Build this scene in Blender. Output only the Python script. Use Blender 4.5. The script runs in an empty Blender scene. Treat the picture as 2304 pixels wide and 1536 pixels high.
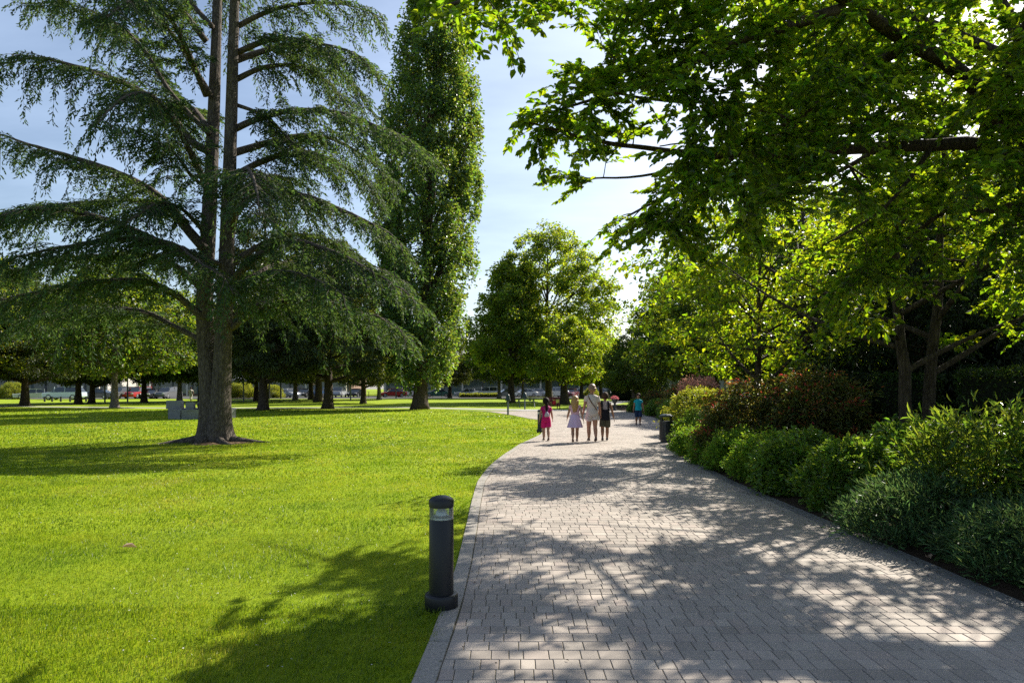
import bpy, math, random
import numpy as np
from mathutils import Vector, Matrix

# ------------------------------------------------------------------ camera, sky, sun, exposure
scene = bpy.context.scene
COL = scene.collection
EYE = 1.6
cam_data = bpy.data.cameras.new("camera")
cam_data.sensor_width = 36.0
cam_data.lens = 24.0
cam_data.shift_y = 104.0 / 2304.0
cam_data.clip_start = 0.05
cam_data.clip_end = 2000.0
cam = bpy.data.objects.new("camera", cam_data)
cam.location = (0.0, 0.0, EYE)
cam.rotation_euler = (math.radians(90), 0, 0)
COL.objects.link(cam)
scene.camera = cam

SUN_AZ = math.radians(42.0)      # to the right of the view direction
SUN_EL = math.radians(37.0)
S = Vector((math.sin(SUN_AZ) * math.cos(SUN_EL), math.cos(SUN_AZ) * math.cos(SUN_EL), math.sin(SUN_EL)))
sun_data = bpy.data.lights.new("sun", 'SUN')
sun_data.energy = 5.0
sun_data.angle = math.radians(0.53)
sun_data.color = (1.0, 0.93, 0.80)
sun = bpy.data.objects.new("sun", sun_data)
sun.rotation_euler = (-S).to_track_quat('-Z', 'Y').to_euler()
sun.location = (40, 40, 60)
COL.objects.link(sun)

world = bpy.data.worlds.new("World")
scene.world = world
world.use_nodes = True
wn, wl = world.node_tree.nodes, world.node_tree.links
wn.clear()
w_out = wn.new('ShaderNodeOutputWorld')
w_bg = wn.new('ShaderNodeBackground')
w_sky = wn.new('ShaderNodeTexSky')
w_sky.sky_type = 'NISHITA'
w_sky.sun_disc = False
w_sky.sun_elevation = SUN_EL
w_sky.sun_rotation = SUN_AZ
w_sky.air_density = 1.0
w_sky.dust_density = 1.6
w_sky.ozone_density = 1.6
w_bg.inputs['Strength'].default_value = 0.066
# thin high cloud over the whole sky
w_tc = wn.new('ShaderNodeTexCoord')
w_sep = wn.new('ShaderNodeSeparateXYZ')
w_add = wn.new('ShaderNodeMath'); w_add.operation = 'ADD'; w_add.inputs[1].default_value = 0.18
w_dx = wn.new('ShaderNodeMath'); w_dx.operation = 'DIVIDE'
w_dy = wn.new('ShaderNodeMath'); w_dy.operation = 'DIVIDE'
w_cmb = wn.new('ShaderNodeCombineXYZ')
w_map = wn.new('ShaderNodeMapping'); w_map.inputs['Scale'].default_value = (0.7, 1.6, 1.0)
w_map.inputs['Rotation'].default_value = (0, 0, 0.5)
w_noise = wn.new('ShaderNodeTexNoise'); w_noise.inputs['Scale'].default_value = 1.3
w_noise.inputs['Detail'].default_value = 7.0; w_noise.inputs['Roughness'].default_value = 0.55
w_ramp = wn.new('ShaderNodeMapRange')
w_ramp.inputs['From Min'].default_value = 0.38; w_ramp.inputs['From Max'].default_value = 0.72
w_ramp.inputs['To Min'].default_value = 0.07; w_ramp.inputs['To Max'].default_value = 0.55
w_mix = wn.new('ShaderNodeMix'); w_mix.data_type = 'RGBA'
w_gain = wn.new('ShaderNodeMix'); w_gain.data_type = 'RGBA'; w_gain.blend_type = 'ADD'
w_gain.inputs[0].default_value = 1.0
w_gain.inputs[7].default_value = (3.5, 4.0, 4.8, 1)
wl.new(w_tc.outputs['Generated'], w_sep.inputs[0])
wl.new(w_sep.outputs['Z'], w_add.inputs[0])
wl.new(w_sep.outputs['X'], w_dx.inputs[0]); wl.new(w_add.outputs[0], w_dx.inputs[1])
wl.new(w_sep.outputs['Y'], w_dy.inputs[0]); wl.new(w_add.outputs[0], w_dy.inputs[1])
wl.new(w_dx.outputs[0], w_cmb.inputs[0]); wl.new(w_dy.outputs[0], w_cmb.inputs[1])
wl.new(w_cmb.outputs[0], w_map.inputs[0]); wl.new(w_map.outputs[0], w_noise.inputs['Vector'])
wl.new(w_noise.outputs['Fac'], w_ramp.inputs['Value'])
wl.new(w_sky.outputs[0], w_gain.inputs[6])
wl.new(w_ramp.outputs[0], w_mix.inputs[0])
wl.new(w_sky.outputs[0], w_mix.inputs[6]); wl.new(w_gain.outputs[2], w_mix.inputs[7])
wl.new(w_mix.outputs[2], w_bg.inputs['Color']); wl.new(w_bg.outputs[0], w_out.inputs['Surface'])

scene.view_settings.view_transform = 'Standard'
scene.view_settings.look = 'None'
scene.view_settings.gamma = 1.0
scene.view_settings.use_curve_mapping = False
scene.view_settings.exposure = 1.15
cy = scene.cycles
cy.max_bounces = 8; cy.diffuse_bounces = 3; cy.glossy_bounces = 2
cy.transmission_bounces = 6; cy.transparent_max_bounces = 6
cy.use_denoising = False
cy.caustics_reflective = False; cy.caustics_refractive = False
cy.sample_clamp_indirect = 6.0

# ------------------------------------------------------------------ helpers
def pix(px, py, d):
    """a direction read off the photograph, at distance d along the view"""
    return np.array(((px - 1152.0) / 1536.0 * d, d, EYE - (py - 872.0) / 1536.0 * d))

def unit(a):
    a = np.asarray(a, float)
    return a / np.maximum(np.linalg.norm(a, axis=-1, keepdims=True), 1e-9)

class Geo:
    def __init__(s): s.v = []; s.f = {}; s.n = 0
    def add(s, V, F):
        V = np.asarray(V, float).reshape(-1, 3); F = np.asarray(F, np.int64)
        if F.ndim == 1: F = F[None]
        s.v.append(V); s.f.setdefault(F.shape[1], []).append(F + s.n); s.n += len(V)
        return s
    def box(s, c, size, rz=0.0, taper=1.0):
        x, y, z = [q / 2 for q in size]
        V = np.array([(a * x * (taper if k > 0 else 1), b * y * (taper if k > 0 else 1), k * z)
                      for k in (-1, 1) for a, b in ((-1, -1), (1, -1), (1, 1), (-1, 1))])
        if rz:
            c_, s_ = math.cos(rz), math.sin(rz)
            V = np.stack((V[:, 0] * c_ - V[:, 1] * s_, V[:, 0] * s_ + V[:, 1] * c_, V[:, 2]), 1)
        s.add(V + np.asarray(c, float), [(3, 2, 1, 0), (4, 5, 6, 7), (0, 1, 5, 4), (1, 2, 6, 5), (2, 3, 7, 6), (3, 0, 4, 7)])
        return s
    def rings(s, R, close=True, cap=True):
        """R: (n,k,3) loops joined one after another"""
        R = np.asarray(R, float); n, k, _ = R.shape
        i = np.arange(n - 1)[:, None] * k; j = np.arange(k if close else k - 1)[None]
        j2 = (j + 1) % k
        F = np.stack((i + j, i + j2, i + k + j2, i + k + j), -1).reshape(-1, 4)
        s.add(R.reshape(-1, 3), F)
        if cap and close:
            base = s.n - n * k
            for ring, rev in ((0, True), (n - 1, False)):
                idx = base + ring * k + np.arange(k)
                s.f.setdefault(k, []).append((idx[::-1] if rev else idx)[None])
        return s
    def tube(s, P, R, k=6, cap=True, squash=None):
        P = np.asarray(P, float); n = len(P); R = np.broadcast_to(np.asarray(R, float), (n,))
        T = unit(np.gradient(P, axis=0))
        m = np.abs(T.mean(0))
        ref = np.array((0, 0, 1.0)) if m[2] < 0.75 * np.linalg.norm(m) else np.array((1.0, 0, 0))
        A = unit(np.cross(T, ref)); B = np.cross(A, T)
        a = np.linspace(0, 2 * np.pi, k, endpoint=False)
        ca, sa = np.cos(a)[None, :, None], np.sin(a)[None, :, None]
        rr = R[:, None, None]
        return s.rings(P[:, None] + rr * (ca * A[:, None] + sa * B[:, None]), cap=cap)
    def lathe(s, prof, c=(0, 0, 0), k=24, sx=1.0, sy=1.0):
        a = np.linspace(0, 2 * np.pi, k, endpoint=False)
        R = np.array([[(r * np.cos(t) * sx, r * np.sin(t) * sy, z) for t in a] for r, z in prof]) + np.asarray(c, float)
        return s.rings(R)
    def ball(s, c, r, k=10, n=7):
        r = np.broadcast_to(np.asarray(r, float), (3,))
        th = np.linspace(-np.pi / 2 + .02, np.pi / 2 - .02, n); a = np.linspace(0, 2 * np.pi, k, endpoint=False)
        R = np.array([[(math.cos(t) * math.cos(b) * r[0], math.cos(t) * math.sin(b) * r[1], math.sin(t) * r[2]) for b in a] for t in th])
        return s.rings(R + np.asarray(c, float))
    def mesh(s, name, smooth=False):
        me = bpy.data.meshes.new(name)
        V = np.concatenate(s.v).astype(np.float32)
        loops, starts, off = [], [], 0
        for k, fl in s.f.items():
            F = np.concatenate(fl); loops.append(F.ravel())
            starts.append(off + np.arange(len(F)) * k); off += F.size
        loops = np.concatenate(loops).astype(np.int32); starts = np.concatenate(starts).astype(np.int32)
        me.vertices.add(len(V)); me.vertices.foreach_set('co', V.ravel())
        me.loops.add(len(loops)); me.loops.foreach_set('vertex_index', loops)
        me.polygons.add(len(starts)); me.polygons.foreach_set('loop_start', starts)
        me.polygons.foreach_set('use_smooth', np.full(len(starts), bool(smooth)))
        me.update(calc_edges=True)
        return me
    def build(s, name, mat=None, parent=None, smooth=False, **kw):
        return link(name, s.mesh(name, smooth), mat, parent, **kw)

def link(name, data, mat=None, parent=None, loc=None, rz=0.0, scale=None, **props):
    o = bpy.data.objects.new(name, data)
    COL.objects.link(o)
    if mat is not None and data is not None and not data.materials: data.materials.append(mat)
    if parent is not None: o.parent = parent
    if loc is not None: o.location = loc
    if rz: o.rotation_euler = (0, 0, rz)
    if scale is not None: o.scale = scale
    for k, v in props.items(): o[k] = v
    return o

def thing(name, label, category, loc=(0, 0, 0), rz=0.0, group=None, scale=None):
    o = link(name, None, loc=loc, rz=rz, scale=scale, label=label, category=category)
    o.empty_display_size = 0.2
    if group: o['group'] = group
    return o

def copy_thing(src, loc, rz, label, group=None, scale=None):
    r = src.copy(); COL.objects.link(r); r.location = loc; r.rotation_euler = (0, 0, rz); r['label'] = label
    if group: r['group'] = group
    if scale is not None: r.scale = scale
    for ch in list(src.children):
        c = ch.copy(); COL.objects.link(c); c.parent = r
        for g in list(ch.children):
            d = g.copy(); COL.objects.link(d); d.parent = c
    return r

def set_mat(o, mat):
    """material on the object, so that copies sharing a mesh can differ"""
    o.material_slots[0].link = 'OBJECT'; o.material_slots[0].material = mat

# ------------------------------------------------------------------ materials
def new_mat(name):
    m = bpy.data.materials.new(name); m.use_nodes = True
    nt = m.node_tree; nt.nodes.clear()
    out = nt.nodes.new('ShaderNodeOutputMaterial')
    return m, nt.nodes, nt.links, out

def rgba(c): return (c[0], c[1], c[2], 1.0)

def ramp(nodes, stops):
    r = nodes.new('ShaderNodeValToRGB')
    e = r.color_ramp.elements
    while len(e) < len(stops): e.new(0.5)
    for el, (p, c) in zip(e, stops): el.position = p; el.color = rgba(c)
    return r

def plain(name, col, rough=0.6, metal=0.0, spec=0.5, bump=0.0, bscale=40.0, var=0.0, coat=0.0):
    m, n, l, out = new_mat(name)
    p = n.new('ShaderNodeBsdfPrincipled')
    p.inputs['Base Color'].default_value = rgba(col); p.inputs['Roughness'].default_value = rough
    p.inputs['Metallic'].default_value = metal; p.inputs['Specular IOR Level'].default_value = spec
    p.inputs['Coat Weight'].default_value = coat
    if bump or var:
        tc = n.new('ShaderNodeTexCoord'); nz = n.new('ShaderNodeTexNoise')
        nz.inputs['Scale'].default_value = bscale; nz.inputs['Detail'].default_value = 5
        l.new(tc.outputs['Object'], nz.inputs['Vector'])
        if bump:
            b = n.new('ShaderNodeBump'); b.inputs['Strength'].default_value = bump; b.inputs['Distance'].default_value = 0.01
            l.new(nz.outputs['Fac'], b.inputs['Height']); l.new(b.outputs[0], p.inputs['Normal'])
        if var:
            r = ramp(n, [(0.3, [c * (1 - var) for c in col]), (0.7, [min(1, c * (1 + var)) for c in col])])
            l.new(nz.outputs['Fac'], r.inputs[0]); l.new(r.outputs[0], p.inputs['Base Color'])
    l.new(p.outputs[0], out.inputs[0])
    return m

def leaf_mat(name, col, trans, tw=0.42, var=0.5, hue=0.035, rough=0.5, spec=0.35):
    """a leaf: per-leaf colour variation, light passing through from behind"""
    m, n, l, out = new_mat(name)
    geo = n.new('ShaderNodeNewGeometry')
    def tinted(c):
        h = n.new('ShaderNodeHueSaturation'); h.inputs['Color'].default_value = rgba(c)
        a = n.new('ShaderNodeMapRange'); a.inputs['To Min'].default_value = 0.5 - hue; a.inputs['To Max'].default_value = 0.5 + hue
        b = n.new('ShaderNodeMapRange'); b.inputs['To Min'].default_value = 1 - var; b.inputs['To Max'].default_value = 1 + var
        w = n.new('ShaderNodeTexWhiteNoise'); w.noise_dimensions = '1D'
        l.new(geo.outputs['Random Per Island'], w.inputs['W'])
        l.new(geo.outputs['Random Per Island'], a.inputs['Value']); l.new(w.outputs['Value'], b.inputs['Value'])
        l.new(a.outputs[0], h.inputs['Hue']); l.new(b.outputs[0], h.inputs['Value'])
        return h.outputs[0]
    p = n.new('ShaderNodeBsdfPrincipled'); p.inputs['Roughness'].default_value = rough
    p.inputs['Specular IOR Level'].default_value = spec
    t = n.new('ShaderNodeBsdfTranslucent')
    l.new(tinted(col), p.inputs['Base Color']); l.new(tinted(trans), t.inputs['Color'])
    mx = n.new('ShaderNodeMixShader'); mx.inputs[0].default_value = tw
    l.new(p.outputs[0], mx.inputs[1]); l.new(t.outputs[0], mx.inputs[2]); l.new(mx.outputs[0], out.inputs[0])
    return m

def bark_mat(name, dark, light, scale=(9, 9, 2.2), bump=0.9):
    m, n, l, out = new_mat(name)
    p = n.new('ShaderNodeBsdfPrincipled'); p.inputs['Roughness'].default_value = 0.9; p.inputs['Specular IOR Level'].default_value = 0.15
    tc = n.new('ShaderNodeTexCoord'); mp = n.new('ShaderNodeMapping'); mp.inputs['Scale'].default_value = scale
    vo = n.new('ShaderNodeTexVoronoi'); vo.feature = 'DISTANCE_TO_EDGE'; vo.inputs['Scale'].default_value = 1.6
    nz = n.new('ShaderNodeTexNoise'); nz.inputs['Scale'].default_value = 1.2; nz.inputs['Detail'].default_value = 8; nz.inputs['Roughness'].default_value = 0.7
    dm = n.new('ShaderNodeMix'); dm.data_type = 'RGBA'; dm.blend_type = 'LINEAR_LIGHT'; dm.inputs[0].default_value = 0.45
    l.new(tc.outputs['Object'], mp.inputs[0]); l.new(mp.outputs[0], nz.inputs['Vector'])
    l.new(mp.outputs[0], dm.inputs[6]); l.new(nz.outputs['Color'], dm.inputs[7]); l.new(dm.outputs[2], vo.inputs['Vector'])
    pw = n.new('ShaderNodeMath'); pw.operation = 'MULTIPLY_ADD'; pw.inputs[1].default_value = 1.4
    l.new(vo.outputs['Distance'], pw.inputs[0]); l.new(nz.outputs['Fac'], pw.inputs[2])
    r = ramp(n, [(0.35, dark), (0.75, light), (1.0, [c * 1.25 for c in light])])
    l.new(pw.outputs[0], r.inputs[0]); l.new(r.outputs[0], p.inputs['Base Color'])
    b = n.new('ShaderNodeBump'); b.inputs['Strength'].default_value = bump; b.inputs['Distance'].default_value = 0.03
    l.new(pw.outputs[0], b.inputs['Height']); l.new(b.outputs[0], p.inputs['Normal'])
    l.new(p.outputs[0], out.inputs[0])
    return m

def ground_mat(name, stops, scales, rough=0.95, bump=0.5, bdist=0.02):
    m, n, l, out = new_mat(name)
    p = n.new('ShaderNodeBsdfPrincipled'); p.inputs['Roughness'].default_value = rough; p.inputs['Specular IOR Level'].default_value = 0.15
    tc = n.new('ShaderNodeTexCoord')
    acc = None
    for sc, w in scales:
        nz = n.new('ShaderNodeTexNoise'); nz.inputs['Scale'].default_value = sc; nz.inputs['Detail'].default_value = 6; nz.inputs['Roughness'].default_value = 0.65
        l.new(tc.outputs['Object'], nz.inputs['Vector'])
        k = n.new('ShaderNodeMath'); k.operation = 'MULTIPLY_ADD'; k.inputs[1].default_value = w
        l.new(nz.outputs['Fac'], k.inputs[0])
        if acc is None: k.inputs[2].default_value = 0.5 - 0.5 * sum(q[1] for q in scales)
        else: l.new(acc, k.inputs[2])
        acc = k.outputs[0]
    r = ramp(n, stops); l.new(acc, r.inputs[0]); l.new(r.outputs[0], p.inputs['Base Color'])
    b = n.new('ShaderNodeBump'); b.inputs['Strength'].default_value = bump; b.inputs['Distance'].default_value = bdist
    l.new(acc, b.inputs['Height']); l.new(b.outputs[0], p.inputs['Normal'])
    l.new(p.outputs[0], out.inputs[0])
    return m

def paver_mat():
    m, n, l, out = new_mat("concrete_paver")
    p = n.new('ShaderNodeBsdfPrincipled'); p.inputs['Roughness'].default_value = 0.82; p.inputs['Specular IOR Level'].default_value = 0.35
    oi = n.new('ShaderNodeObjectInfo'); ge = n.new('ShaderNodeNewGeometry'); tc = n.new('ShaderNodeTexCoord')
    ad = n.new('ShaderNodeMath'); ad.operation = 'ADD'
    l.new(oi.outputs['Random'], ad.inputs[0]); l.new(ge.outputs['Random Per Island'], ad.inputs[1])
    wn_ = n.new('ShaderNodeTexWhiteNoise'); wn_.noise_dimensions = '1D'; l.new(ad.outputs[0], wn_.inputs['W'])
    r = ramp(n, [(0.0, (0.27, 0.235, 0.205)), (0.3, (0.315, 0.275, 0.24)), (0.62, (0.34, 0.30, 0.262)), (0.85, (0.33, 0.275, 0.24)), (1.0, (0.39, 0.345, 0.30))])
    l.new(wn_.outputs['Value'], r.inputs[0])
    nz = n.new('ShaderNodeTexNoise'); nz.inputs['Scale'].default_value = 1.1; nz.inputs['Detail'].default_value = 7; nz.inputs['Roughness'].default_value = 0.6
    n2 = n.new('ShaderNodeTexNoise'); n2.inputs['Scale'].default_value = 160; n2.inputs['Detail'].default_value = 4
    l.new(ge.outputs['Position'], nz.inputs['Vector']); l.new(ge.outputs['Position'], n2.inputs['Vector'])
    st = n.new('ShaderNodeMapRange'); st.inputs['From Min'].default_value = 0.3; st.inputs['From Max'].default_value = 0.7
    st.inputs['To Min'].default_value = 0.78; st.inputs['To Max'].default_value = 1.12
    l.new(nz.outputs['Fac'], st.inputs['Value'])
    s2 = n.new('ShaderNodeMapRange'); s2.inputs['From Min'].default_value = 0.3; s2.inputs['From Max'].default_value = 0.7
    s2.inputs['To Min'].default_value = 0.88; s2.inputs['To Max'].default_value = 1.10
    l.new(n2.outputs['Fac'], s2.inputs['Value'])
    mu = n.new('ShaderNodeMath'); mu.operation = 'MULTIPLY'; l.new(st.outputs[0], mu.inputs[0]); l.new(s2.outputs[0], mu.inputs[1])
    vm = n.new('ShaderNodeVectorMath'); vm.operation = 'SCALE'
    l.new(r.outputs[0], vm.inputs[0]); l.new(mu.outputs[0], vm.inputs['Scale']); l.new(vm.outputs[0], p.inputs['Base Color'])
    b = n.new('ShaderNodeBump'); b.inputs['Strength'].default_value = 0.35; b.inputs['Distance'].default_value = 0.004
    l.new(n2.outputs['Fac'], b.inputs['Height']); l.new(b.outputs[0], p.inputs['Normal'])
    l.new(p.outputs[0], out.inputs[0])
    return m

def lawn_mat(name, cols, stripes=0.0):
    return ground_mat(name, cols, [(0.12, 0.55), (1.3, 0.45), (22, 0.55), (140, 0.5)], bump=0.9, bdist=0.03)

def blade_mat():
    m, n, l, out = new_mat("grass_blade")
    ge = n.new('ShaderNodeNewGeometry')
    nz = n.new('ShaderNodeTexNoise'); nz.inputs['Scale'].default_value = 0.9; nz.inputs['Detail'].default_value = 5; nz.inputs['Roughness'].default_value = 0.6
    l.new(ge.outputs['Position'], nz.inputs['Vector'])
    md = n.new('ShaderNodeMath'); md.operation = 'MULTIPLY_ADD'; md.inputs[1].default_value = 0.42
    l.new(ge.outputs['Random Per Island'], md.inputs[0])
    sb = n.new('ShaderNodeMath'); sb.operation = 'SUBTRACT'; sb.inputs[1].default_value = 0.21
    n2 = n.new('ShaderNodeTexNoise'); n2.inputs['Scale'].default_value = 0.23; n2.inputs['Detail'].default_value = 3
    l.new(ge.outputs['Position'], n2.inputs['Vector'])
    mm = n.new('ShaderNodeMath'); mm.operation = 'MULTIPLY_ADD'; mm.inputs[1].default_value = 0.7
    l.new(n2.outputs['Fac'], mm.inputs[0]); l.new(nz.outputs['Fac'], mm.inputs[2])
    m3 = n.new('ShaderNodeMath'); m3.operation = 'SUBTRACT'; m3.inputs[1].default_value = 0.35; l.new(mm.outputs[0], m3.inputs[0])
    l.new(m3.outputs[0], sb.inputs[0]); l.new(sb.outputs[0], md.inputs[2])
    r1 = ramp(n, [(0.20, (0.042, 0.090, 0.005)), (0.42, (0.096, 0.160, 0.007)), (0.6, (0.150, 0.200, 0.009)), (0.80, (0.26, 0.26, 0.030))])
    r2 = ramp(n, [(0.20, (0.10, 0.21, 0.006)), (0.42, (0.22, 0.33, 0.007)), (0.6, (0.32, 0.40, 0.010)), (0.80, (0.48, 0.46, 0.05))])
    l.new(md.outputs[0], r1.inputs[0]); l.new(md.outputs[0], r2.inputs[0])
    p = n.new('ShaderNodeBsdfPrincipled'); p.inputs['Roughness'].default_value = 0.42; p.inputs['Specular IOR Level'].default_value = 0.4
    t = n.new('ShaderNodeBsdfTranslucent'); mx = n.new('ShaderNodeMixShader'); mx.inputs[0].default_value = 0.5
    l.new(r1.outputs[0], p.inputs['Base Color']); l.new(r2.outputs[0], t.inputs['Color'])
    l.new(p.outputs[0], mx.inputs[1]); l.new(t.outputs[0], mx.inputs[2]); l.new(mx.outputs[0], out.inputs[0])
    return m

def glass_mat(name, col=(0.9, 0.95, 0.95), rough=0.02, mixc=0.75):
    m, n, l, out = new_mat(name)
    t = n.new('ShaderNodeBsdfTransparent'); t.inputs['Color'].default_value = rgba(col)
    g = n.new('ShaderNodeBsdfGlossy'); g.inputs['Roughness'].default_value = rough
    f = n.new('ShaderNodeFresnel'); f.inputs['IOR'].default_value = 1.5
    mx = n.new('ShaderNodeMixShader'); l.new(f.outputs[0], mx.inputs[0]); l.new(t.outputs[0], mx.inputs[1]); l.new(g.outputs[0], mx.inputs[2])
    d = n.new('ShaderNodeBsdfDiffuse'); d.inputs['Color'].default_value = (0.5, 0.5, 0.45, 1)
    m2 = n.new('ShaderNodeMixShader'); m2.inputs[0].default_value = 1 - mixc
    l.new(mx.outputs[0], m2.inputs[1]); l.new(d.outputs[0], m2.inputs[2]); l.new(m2.outputs[0], out.inputs[0])
    return m

M = {}
M['paver'] = paver_mat()
M['kerb'] = plain("kerb_concrete", (0.25, 0.23, 0.205), 0.85, bump=0.4, bscale=60, var=0.25)
M['edging'] = plain("edging_stone", (0.155, 0.148, 0.142), 0.85, bump=0.4, bscale=50, var=0.3)
M['joint'] = ground_mat("joint_sand", [(0.25, (0.065, 0.078, 0.022)), (0.5, (0.125, 0.112, 0.080)), (0.75, (0.19, 0.17, 0.135))], [(1.2, 0.6), (30, 0.5)])
M['concrete'] = ground_mat("path_concrete", [(0.2, (0.24, 0.235, 0.225)), (0.8, (0.36, 0.35, 0.33))], [(0.4, 0.5), (12, 0.4), (90, 0.3)], bump=0.2)
M['lawn'] = lawn_mat("lawn_turf", [(0.2, (0.09, 0.145, 0.005)), (0.45, (0.175, 0.25, 0.006)), (0.6, (0.24, 0.315, 0.008)), (0.8, (0.34, 0.365, 0.02))])
M['soil'] = ground_mat("bed_mulch", [(0.2, (0.018, 0.012, 0.008)), (0.5, (0.05, 0.033, 0.022)), (0.8, (0.11, 0.075, 0.05))], [(3, 0.4), (45, 0.8)], bump=1.0, bdist=0.04)
M['dirt'] = ground_mat("bare_earth", [(0.2, (0.05, 0.032, 0.018)), (0.5, (0.12, 0.08, 0.045)), (0.8, (0.2, 0.14, 0.08))], [(2, 0.5), (40, 0.6)], bump=0.8)
M['asphalt'] = ground_mat("car_park_asphalt", [(0.2, (0.05, 0.05, 0.052)), (0.8, (0.085, 0.085, 0.085))], [(0.3, 0.6), (60, 0.4)], bump=0.2)
M['blade'] = blade_mat()
M['bark_cedar'] = bark_mat("cedar_bark", (0.030, 0.024, 0.021), (0.115, 0.098, 0.084), (11, 11, 3.2))
M['bark'] = bark_mat("tree_bark", (0.022, 0.016, 0.012), (0.075, 0.058, 0.045), (10, 10, 2.0))
M['bark_light'] = bark_mat("pale_bark", (0.06, 0.05, 0.04), (0.19, 0.165, 0.14), (8, 8, 2.4))
M['twig'] = plain("twig_bark", (0.045, 0.032, 0.022), 0.85, spec=0.2)
M['needle'] = leaf_mat("cedar_needles", (0.028, 0.058, 0.030), (0.13, 0.21, 0.035), 0.32, 0.6, 0.03, 0.6, 0.15)
M['leaf_near'] = leaf_mat("overhang_leaf", (0.032, 0.075, 0.010), (0.34, 0.50, 0.012), 0.52, 0.45, 0.03, 0.40, 0.42)
M['leaf_right'] = leaf_mat("maple_leaf", (0.045, 0.090, 0.010), (0.38, 0.51, 0.010), 0.50, 0.55, 0.035, 0.45, 0.4)
M['leaf_grove'] = leaf_mat("grove_leaf", (0.052, 0.085, 0.014), (0.30, 0.36, 0.014), 0.46, 0.6, 0.04)
M['leaf_bright'] = leaf_mat("linden_leaf", (0.075, 0.135, 0.018), (0.40, 0.50, 0.018), 0.5, 0.55, 0.035)
M['leaf_mid'] = leaf_mat("shade_tree_leaf", (0.045, 0.080, 0.014), (0.24, 0.33, 0.014), 0.42, 0.6, 0.04)
M['leaf_dark'] = leaf_mat("conifer_foliage", (0.034, 0.055, 0.016), (0.14, 0.17, 0.015), 0.32, 0.55, 0.03)
M['leaf_poplar'] = leaf_mat("poplar_leaf", (0.050, 0.098, 0.034), (0.26, 0.37, 0.03), 0.42, 0.5, 0.04, 0.4, 0.45)
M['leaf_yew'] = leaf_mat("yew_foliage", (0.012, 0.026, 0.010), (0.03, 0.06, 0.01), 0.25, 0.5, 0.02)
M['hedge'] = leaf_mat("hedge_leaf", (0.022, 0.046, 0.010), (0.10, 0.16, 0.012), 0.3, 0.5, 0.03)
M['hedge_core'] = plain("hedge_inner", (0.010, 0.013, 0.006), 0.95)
M['shrub'] = leaf_mat("mound_leaf", (0.10, 0.19, 0.022), (0.34, 0.52, 0.03), 0.42, 0.45, 0.035)
M['shrub_lime'] = leaf_mat("lime_leaf", (0.15, 0.19, 0.025), (0.42, 0.44, 0.03), 0.42, 0.45, 0.035)
M['shrub_mid'] = leaf_mat("evergreen_leaf", (0.075, 0.145, 0.024), (0.27, 0.42, 0.025), 0.4, 0.45, 0.03, 0.35, 0.5)
M['shrub_grey'] = leaf_mat("lavender_leaf", (0.050, 0.102, 0.038), (0.15, 0.25, 0.06), 0.32, 0.5, 0.03)
M['shrub_willow'] = leaf_mat("willow_leaf", (0.060, 0.112, 0.020), (0.27, 0.38, 0.025), 0.40, 0.5, 0.03, 0.35, 0.55)
M['shrub_red'] = leaf_mat("nandina_leaf", (0.070, 0.085, 0.026), (0.26, 0.25, 0.03), 0.38, 0.6, 0.07)
M['red_tip'] = leaf_mat("red_young_leaf", (0.26, 0.060, 0.035), (0.55, 0.14, 0.05), 0.42, 0.5, 0.03)
M['plume'] = leaf_mat("pink_plume", (0.42, 0.22, 0.17), (0.60, 0.30, 0.2), 0.4, 0.4, 0.03)

# ------------------------------------------------------------------ the ground: lawn, paths, kerbs, pavers, bed
rng = np.random.default_rng(11)
LY = [0, 3.7, 4.3, 5.0, 6.2, 7.5, 9.2, 11.5, 13.8, 16, 19.2, 23.2, 29.6, 33.7, 34.8, 39.6, 45.5, 50]
LX = [-.60, -.547, -.52, -.50, -.50, -.52, -.56, -.59, -.47, -.23, .21, .98, 1.38, 1.36, .95, 0.0, -1.6, -4.9]
RY = [0, 4.8, 8.6, 11.5, 13.7, 15.75, 20, 26, 33.7, 40, 47, 52, 60]
RX = [3.64, 3.64, 3.62, 3.62, 3.74, 3.97, 4.75, 6.0, 7.3, 7.6, 7.5, 7.5, 8.6]
def left_edge(y): return np.interp(y, LY, LX)          # outer side of the kerb, where the turf starts
def right_edge(y): return np.interp(y, RY, RX)
KERB_W, EDGE_W = 0.128, 0.15

g = Geo()
xs = np.concatenate((np.linspace(-420, -60, 6), np.linspace(-50, 40, 10), np.linspace(60, 420, 6)))
ys = np.concatenate(([-30, -5], np.linspace(0, 120, 13), np.linspace(160, 700, 6)))
X, Y = np.meshgrid(xs, ys); V = np.stack((X.ravel(), Y.ravel(), np.zeros(X.size)), 1)
i = np.arange(len(ys) - 1)[:, None] * len(xs) + np.arange(len(xs) - 1)[None]
g.add(V, np.stack((i, i + 1, i + 1 + len(xs), i + len(xs)), -1).reshape(-1, 4))
lawn = g.build("lawn", M['lawn'], kind='structure')

def strip(name, left, right, z, mat, **kw):
    left, right = np.asarray(left, float), np.asarray(right, float); n = len(left)
    V = np.concatenate((np.c_[left, np.full(n, z)], np.c_[right, np.full(n, z)]))
    i = np.arange(n - 1); gg = Geo()
    gg.add(V, np.stack((i, i + n, i + n + 1, i + 1), -1))
    return gg.build(name, mat, **kw)

yy = np.linspace(0.5, 47, 94)
path = strip("path", np.c_[left_edge(yy) + .01, yy], np.c_[right_edge(yy) + EDGE_W, yy], 0.006, M['joint'], kind='structure')
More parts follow.
